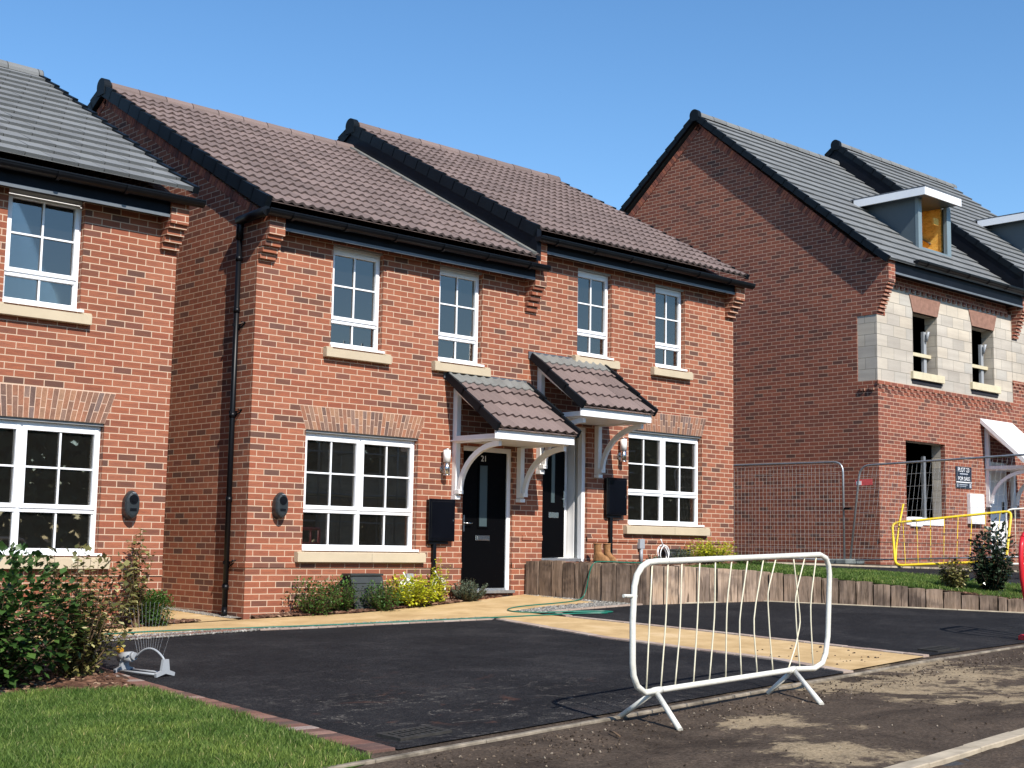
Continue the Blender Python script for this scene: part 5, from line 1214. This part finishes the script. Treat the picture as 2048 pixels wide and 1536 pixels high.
scatter('bark_mulch', [(9.0, 14.2), (8.95, 14.05), (10.2, 13.76), (11.6, 13.86), (12.9, 14.1), (12.4, 14.2)], 2200, (.012, .032), m_chip, G, .35, 1.8, .03, 'brown bark mulch in the bed of number 21', 'mulch')
scatter('bark_mulch', [(6.2, 14.2), (6.4, 14.0), (7.4, 13.98), (8.25, 14.12), (8.1, 14.3), (7.8, 14.5)], 1100, (.012, .03), m_chip, G, .4, 1.7, .03, 'brown bark mulch at the foot of the left house', 'mulch')
scatter('bark_mulch', [(3.0, 9.95), (4.3, 10.02), (5.0, 9.8), (5.22, 9.85), (5.35, 10.5), (5.6, 12), (4.2, 12.5), (3.0, 11.5)], 3600, (.012, .035), m_chip, G, .35, 2.0, .02, 'brown bark mulch under the big shrubs beside the lawn', 'mulch')
scatter('bark_mulch', [(17.2, 9.9), (17.8, 9.0), (19.3, 8.5), (19.7, 9.2), (18.9, 10.1), (18.0, 10.2)], 900, (.015, .035), m_chip, U, .35, 1.8, .012, 'brown bark mulch under the dark glossy shrub on the upper lawn', 'mulch')
scatter('bark_mulch', [(14.4, 14.15), (14.2, 12.9), (16.4, 13.2), (18.1, 13.65), (18.1, 14.15)], 900, (.015, .03), m_chip, U, .35, 1.8, .012, 'brown bark mulch in the raised bed', 'mulch')
scatter('soil_crumbs', [(4.6, 5.6), (12, 6.3), (14, 6.7), (14, 6.95), (12, 6.90), (4.9, 6.33)], 1100, (.003, .010), m_rubble, G, .7, 1.0, .004, 'crumbs of soil and stone along the kerb of the muddy verge', 'soil')
scatter('soil_crumbs', [(4.6, 4.4), (14, 4.8), (14, 6.7), (4.7, 6.2)], 500, (.002, .009), m_rubble, G, .7, 1.0, .006, 'loose soil crumbs and small stones over the muddy verge', 'soil')
scatter('soil_crumbs', [(10.6, 7.2), (12.1, 7.3), (12.0, 8.5), (10.8, 8.4)], 40, (.005, .016), m_rubble, G, .6, 1.2, .016, 'soil crumbs dropped on the buff path', 'soil')

def grass(name, poly, n, h, fn, label, wid=.003, off=.01):
    P_ = np.array(poly); mn, mx = P_.min(0), P_.max(0); pts = []
    while len(pts) < n:
        c = rng.uniform(mn, mx, (n * 2, 2))
        for x, y in c:
            if in_poly(x, y, poly): pts.append((x, y))
            if len(pts) >= n: break
    pts = np.array(pts[:n]); z = np.array([fn(x, y) for x, y in pts]) + off
    a = rng.uniform(0, 2 * np.pi, n); hh = rng.uniform(h[0], h[1], n); ln = rng.uniform(-.7, .7, (n, 2)) * hh[:, None]
    clump = np.array([mnoise.noise(Vector((x * 3, y * 3, 0))) for x, y in pts]); hh = hh * (1 + .35 * clump)
    dx = np.cos(a) * wid; dy = np.sin(a) * wid
    v = np.zeros((n, 5, 3)); v[:, 0] = np.c_[pts[:, 0] - dx, pts[:, 1] - dy, z]; v[:, 1] = np.c_[pts[:, 0] + dx, pts[:, 1] + dy, z]
    m = np.c_[pts[:, 0] + ln[:, 0] * .35, pts[:, 1] + ln[:, 1] * .35, z + hh * .6]
    v[:, 2] = m + np.c_[dx * .8, dy * .8, np.zeros(n)]; v[:, 3] = m - np.c_[dx * .8, dy * .8, np.zeros(n)]; v[:, 4] = np.c_[pts[:, 0] + ln[:, 0], pts[:, 1] + ln[:, 1], z + hh]
    me = bpy.data.meshes.new(name); base = np.arange(n) * 5
    q = np.c_[base, base + 1, base + 2, base + 3]; tr = np.c_[base + 3, base + 2, base + 4]
    me.from_pydata(v.reshape(-1, 3).tolist(), [], q.tolist() + tr.tolist())
    r = rng.uniform(0, .93, n); r[rng.random(n) < .03] = 1.0
    at = me.attributes.new('rnd', 'FLOAT', 'FACE'); at.data.foreach_set('value', np.r_[r, r].astype(np.float32)); me.materials.append(m_blade); me.update()
    o = bpy.data.objects.new(name, me); SC.collection.objects.link(o); tag(o, label, 'grass', None, 'stuff'); return o
sheet('lawn', [(-3, 3.0), (3.9, 6.05), (4.95, 6.42), (5.0, 8), (5.15, 9.75), (4.3, 10.05), (-3, 9.95)], .006, m_turf)
lawnp = [(2.6, 6.0), (3.9, 6.16), (4.93, 6.47), (5.11, 8.0), (5.26, 9.72), (4.4, 10.05), (2.6, 10.0)]
grass('grass', lawnp, 90000, (.022, .052), G, 'short green lawn in the near left corner', .0024)
grass('grass', [(15.9, 12.0), (17.8, 9.15), (20.6, 9.2), (19.6, 10.66), (18.92, 11.7), (18.2, 12.42), (18.35, 13.7), (16.4, 13.1), (14.6, 12.5)], 42000, (.03, .06), U, 'short green grass on the raised lawn behind the sleepers', .0045)

# ------------------------------------------------------------------ plants
def shrub(name, label, cat, base, R_, H, nst, per, leaf, mat, group=None, spread=.9, droop=.3, fn=None, stemr=.006, bias=(0, 0), low=.15, upright=.0, ball=0):
    bx, by = base; bz = (fn or G)(bx, by) + .01; t = thing(name, (bx, by, bz), label, cat, group); st = MB(); lv = MB()
    for i in range(nst):
        a = random.uniform(0, 2 * math.pi); rr_ = R_ * math.sqrt(random.random()) * spread; hh = H * random.uniform(.45, 1.0) * (1 - .35 * (rr_ / R_) ** 2)
        p0 = Vector((bx + random.uniform(-.06, .06) * R_ * 2, by + random.uniform(-.06, .06) * R_ * 2, bz - .02)); tip = Vector((bx + bias[0] + rr_ * math.cos(a), by + bias[1] + rr_ * math.sin(a), bz + hh))
        mid = p0.lerp(tip, .5) + Vector((math.cos(a) * rr_ * .25 * (1 - upright), math.sin(a) * rr_ * .25 * (1 - upright), -.03))
        pts = [p0 * (1 - f) ** 2 + mid * 2 * f * (1 - f) + tip * f * f for f in [k / 6 for k in range(7)]]
        st.tube(pts, [stemr * (1 - .75 * k / 6) for k in range(7)], 5, cap=False)
        for j in range(per):
            f = low + (1 - low) * (j + random.random()) / per; p = p0 * (1 - f) ** 2 + mid * 2 * f * (1 - f) + tip * f * f
            an = random.uniform(0, 2 * math.pi); el = random.uniform(-.2, .8) - droop; L = leaf * random.uniform(.6, 1.15); wd = L * random.uniform(.30, .42)
            d = Vector((math.cos(an) * math.cos(el), math.sin(an) * math.cos(el), math.sin(el))); side = d.cross(Vector((0, 0, 1)));
            side = (side.normalized() + Vector((0, 0, random.uniform(-.5, .5)))).normalized(); nrm = side.cross(d).normalized(); nrm = nrm if nrm.z > 0 else -nrm
            b0 = p + d * L * .12; m1 = p + d * L * .55; tp = p + d * L - nrm * L * .12; r = min(1, max(0, random.gauss(.45, .25)))
            lv.face([b0, m1 - side * wd + nrm * L * .05, tp, m1], r=r); lv.face([b0, m1, tp, m1 + side * wd + nrm * L * .05], r=r)
    for i in range(ball):
        u = Vector((random.gauss(0, 1), random.gauss(0, 1), random.gauss(0, 1))).normalized(); k = random.random() ** .45
        lump = 1 + .22 * mnoise.noise(Vector((u.x * 2.2 + bx * 7, u.y * 2.2, u.z * 2.2)))
        p = Vector((bx + u.x * R_ * k * lump, by + u.y * R_ * k * lump, bz + H * .5 + u.z * H * .5 * k * lump))
        d = (u + Vector((random.uniform(-.8, .8), random.uniform(-.8, .8), random.uniform(-.3, .9)))).normalized(); L = leaf * random.uniform(.6, 1.15); wd = L * random.uniform(.30, .45)
        side = d.cross(Vector((random.uniform(-.4, .4), random.uniform(-.4, .4), 1))).normalized(); nrm = side.cross(d).normalized(); nrm = nrm if nrm.z > 0 else -nrm
        m1 = p + d * L * .5; tp = p + d * L - nrm * L * .12; r = min(1, max(0, random.gauss(.45, .25)))
        lv.face([p, m1 - side * wd, tp, m1 + nrm * -.001], r=r); lv.face([p, m1, tp, m1 + side * wd], r=r)
    lv.build('foliage', mat, t); st.build('stems', m_stem, t); return t
shrub('shrub', 'large glossy green shrub at the left edge of the lawn', 'shrub', (4.28, 10.5), .74, 1.12, 80, 36, .082, m_lgreen, spread=1.0, ball=2200)
shrub('shrub', 'variegated brown and cream shrub beside the sprinkler', 'shrub', (5.10, 10.66), .48, 1.12, 80, 34, .068, m_lvar, spread=.95, low=.05, ball=300)
shrub('shrub', 'thin leggy shrub with one tall sprig against the left house wall', 'shrub', (7.36, 13.95), .24, 1.15, 15, 44, .070, m_lvar, spread=1, low=.3, bias=(.0, .0), upright=1)
shrub('shrub', 'rounded green shrub in the mulch between the left house and the path', 'shrub', (7.58, 14.0), .22, .40, 50, 20, .030, m_lbox, stemr=.003, ball=3000)
bg = 'low shrubs in the flower bed of number 21'
shrub('shrub', 'dark green shrub nearest the corner of number 21', 'shrub', (9.70, 13.95), .38, .46, 60, 30, .036, m_lbox, bg, ball=500, stemr=.004, droop=.1)
shrub('shrub', 'dark green shrub just left of the charcoal meter box', 'shrub', (10.12, 13.98), .30, .46, 50, 30, .036, m_lbox, bg, ball=400, stemr=.004, droop=.1)
shrub('shrub', 'dark green shrub in front of the charcoal meter box', 'shrub', (10.62, 13.80), .32, .38, 50, 30, .036, m_lbox, bg, ball=400, stemr=.004, droop=.1)
shrub('shrub', 'bright golden yellow shrub under the window of number 21', 'shrub', (11.20, 13.92), .40, .44, 100, 28, .048, m_lyel, bg, ball=500, stemr=.004, droop=.05)
shrub('shrub', 'taller golden yellow sprig beside the black meter pole', 'shrub', (11.66, 13.95), .16, .66, 34, 24, .048, m_lyel, bg, stemr=.004, droop=.05)
shrub('shrub', 'grey green lavender left of the door of number 21', 'shrub', (12.22, 14.0), .30, .32, 110, 28, .034, m_lgrey, bg, stemr=.003, droop=-.4)
ug = 'plants in the raised bed'
shrub('shrub', 'golden yellow shrub in the raised bed seen over the white barrier', 'shrub', (17.0, 13.72), .5, .42, 110, 28, .05, m_lyel, ug, fn=U, droop=.05)
shrub('shrub', 'grey green lavender beside the white cable coil', 'shrub', (16.45, 13.85), .2, .28, 40, 22, .036, m_lgrey, ug, fn=U, droop=-.4)
shrub('shrub', 'small grey green plant at the foot of the grey duct', 'shrub', (15.75, 13.8), .16, .16, 26, 18, .034, m_lgrey, ug, fn=U, droop=-.3)
shrub('shrub', 'low green shrub behind the sleepers below the right window', 'shrub', (17.3, 13.2), .34, .22, 40, 24, .045, m_lbox, ug, fn=U)
shrub('shrub', 'dark glossy shrub on the raised lawn at the right edge', 'shrub', (18.15, 9.62), .32, .98, 70, 34, .08, m_ldark, ball=500, fn=U, spread=1, low=.2)
shrub('shrub', 'small cream and green variegated shrub left of the dark glossy one', 'shrub', (17.72, 9.95), .26, .50, 44, 26, .07, m_lvar, fn=U, low=.15)
shrub('shrub', 'thin dark shrub cut off by the right edge behind the red barrier', 'shrub', (18.7, 9.2), .3, .95, 26, 24, .08, m_ldark, fn=U, low=.25)

# unseen tree line added behind the viewer to darken the window reflections
def belt():
    lv = MB()
    for i in range(34000):
        x = random.uniform(-10, 95); top = 6.0 + 1.6 * mnoise.noise(Vector((x * .12, 0, 0))) + .7 * mnoise.noise(Vector((x * .7, 3, 0)))
        z = -1.4 + (top + 1.4) * random.random() ** .8; y = -24 + random.uniform(-1.4, 1.4); s = random.uniform(.18, .46); a = random.uniform(0, 6.28); e_ = random.uniform(-.8, .8)
        u = Vector((math.cos(a), math.sin(a), e_)) * s; v = Vector((-math.sin(a) * .4, math.cos(a) * .4, 1)) * s * .8; c = Vector((x, y, z))
        lv.face([c - u, c - v * .6, c + u, c + v], r=random.random())
    o = lv.build('added_tree_belt', m_lfar, None); tag(o, 'unseen line of trees added across the road to darken the ground floor window reflections', 'trees', None, 'stuff')
belt()

def opposite():
    t = thing('unfinished_house', (25, -13, -1.3), 'pale blockwork house shell across the road mirrored in the window panes', 'house')
    mb = MB(); holes = [(24.5 + 3 * i, 25.9 + 3 * i, z, z + 1.4) for i in range(6) for z in (-.2, 2.6)]
    Y = -13
    wall_front(mb, 23, 43, -1.4, 4.6, Y, holes, 0, .3, 0); mb.build('wall', m_block, t)
    rf = MB(); rf.prism([(-13 + .3, 4.6), (-13 + .3, 4.7), (-17, 7.2), (-21, 4.7), (-21, 4.6)], 'x', 22.8, 43.2); rf.build('roof', m_tileg, t)
    s_ = thing('scaffolding', (28, -11.6, -1.3), 'scaffold poles and boards across the road mirrored in the window panes', 'scaffolding')
    p = MB()
    for i in range(13):
        x = 22.6 + 1.75 * i; p.tube([(x, -11.4, -1.4), (x, -11.4, 7.2 + random.uniform(-1, 1.6))], .035, 6); p.tube([(x + .1, -12.6, -1.4), (x + .1, -12.6, 7.4)], .03, 6)
        p.tube([(x, -11.3, 3.2), (x, -12.7, 3.2)], .03, 6)
    for z in (.7, 1.7, 3.2, 4.1, 5.4): p.tube([(22, -11.45, z), (44.5, -11.45, z)], .03, 6)
    p.build('poles', m_galv, s_)
    b = MB(); b.box(22.2, 44, -12.5, -11.5, 1.62, 1.66); b.box(22.2, 44, -12.5, -11.5, 4.0, 4.04); b.box(22.2, 44, -11.50, -11.47, 4.04, 4.2); b.build('boards', m_sillc, s_)
opposite()
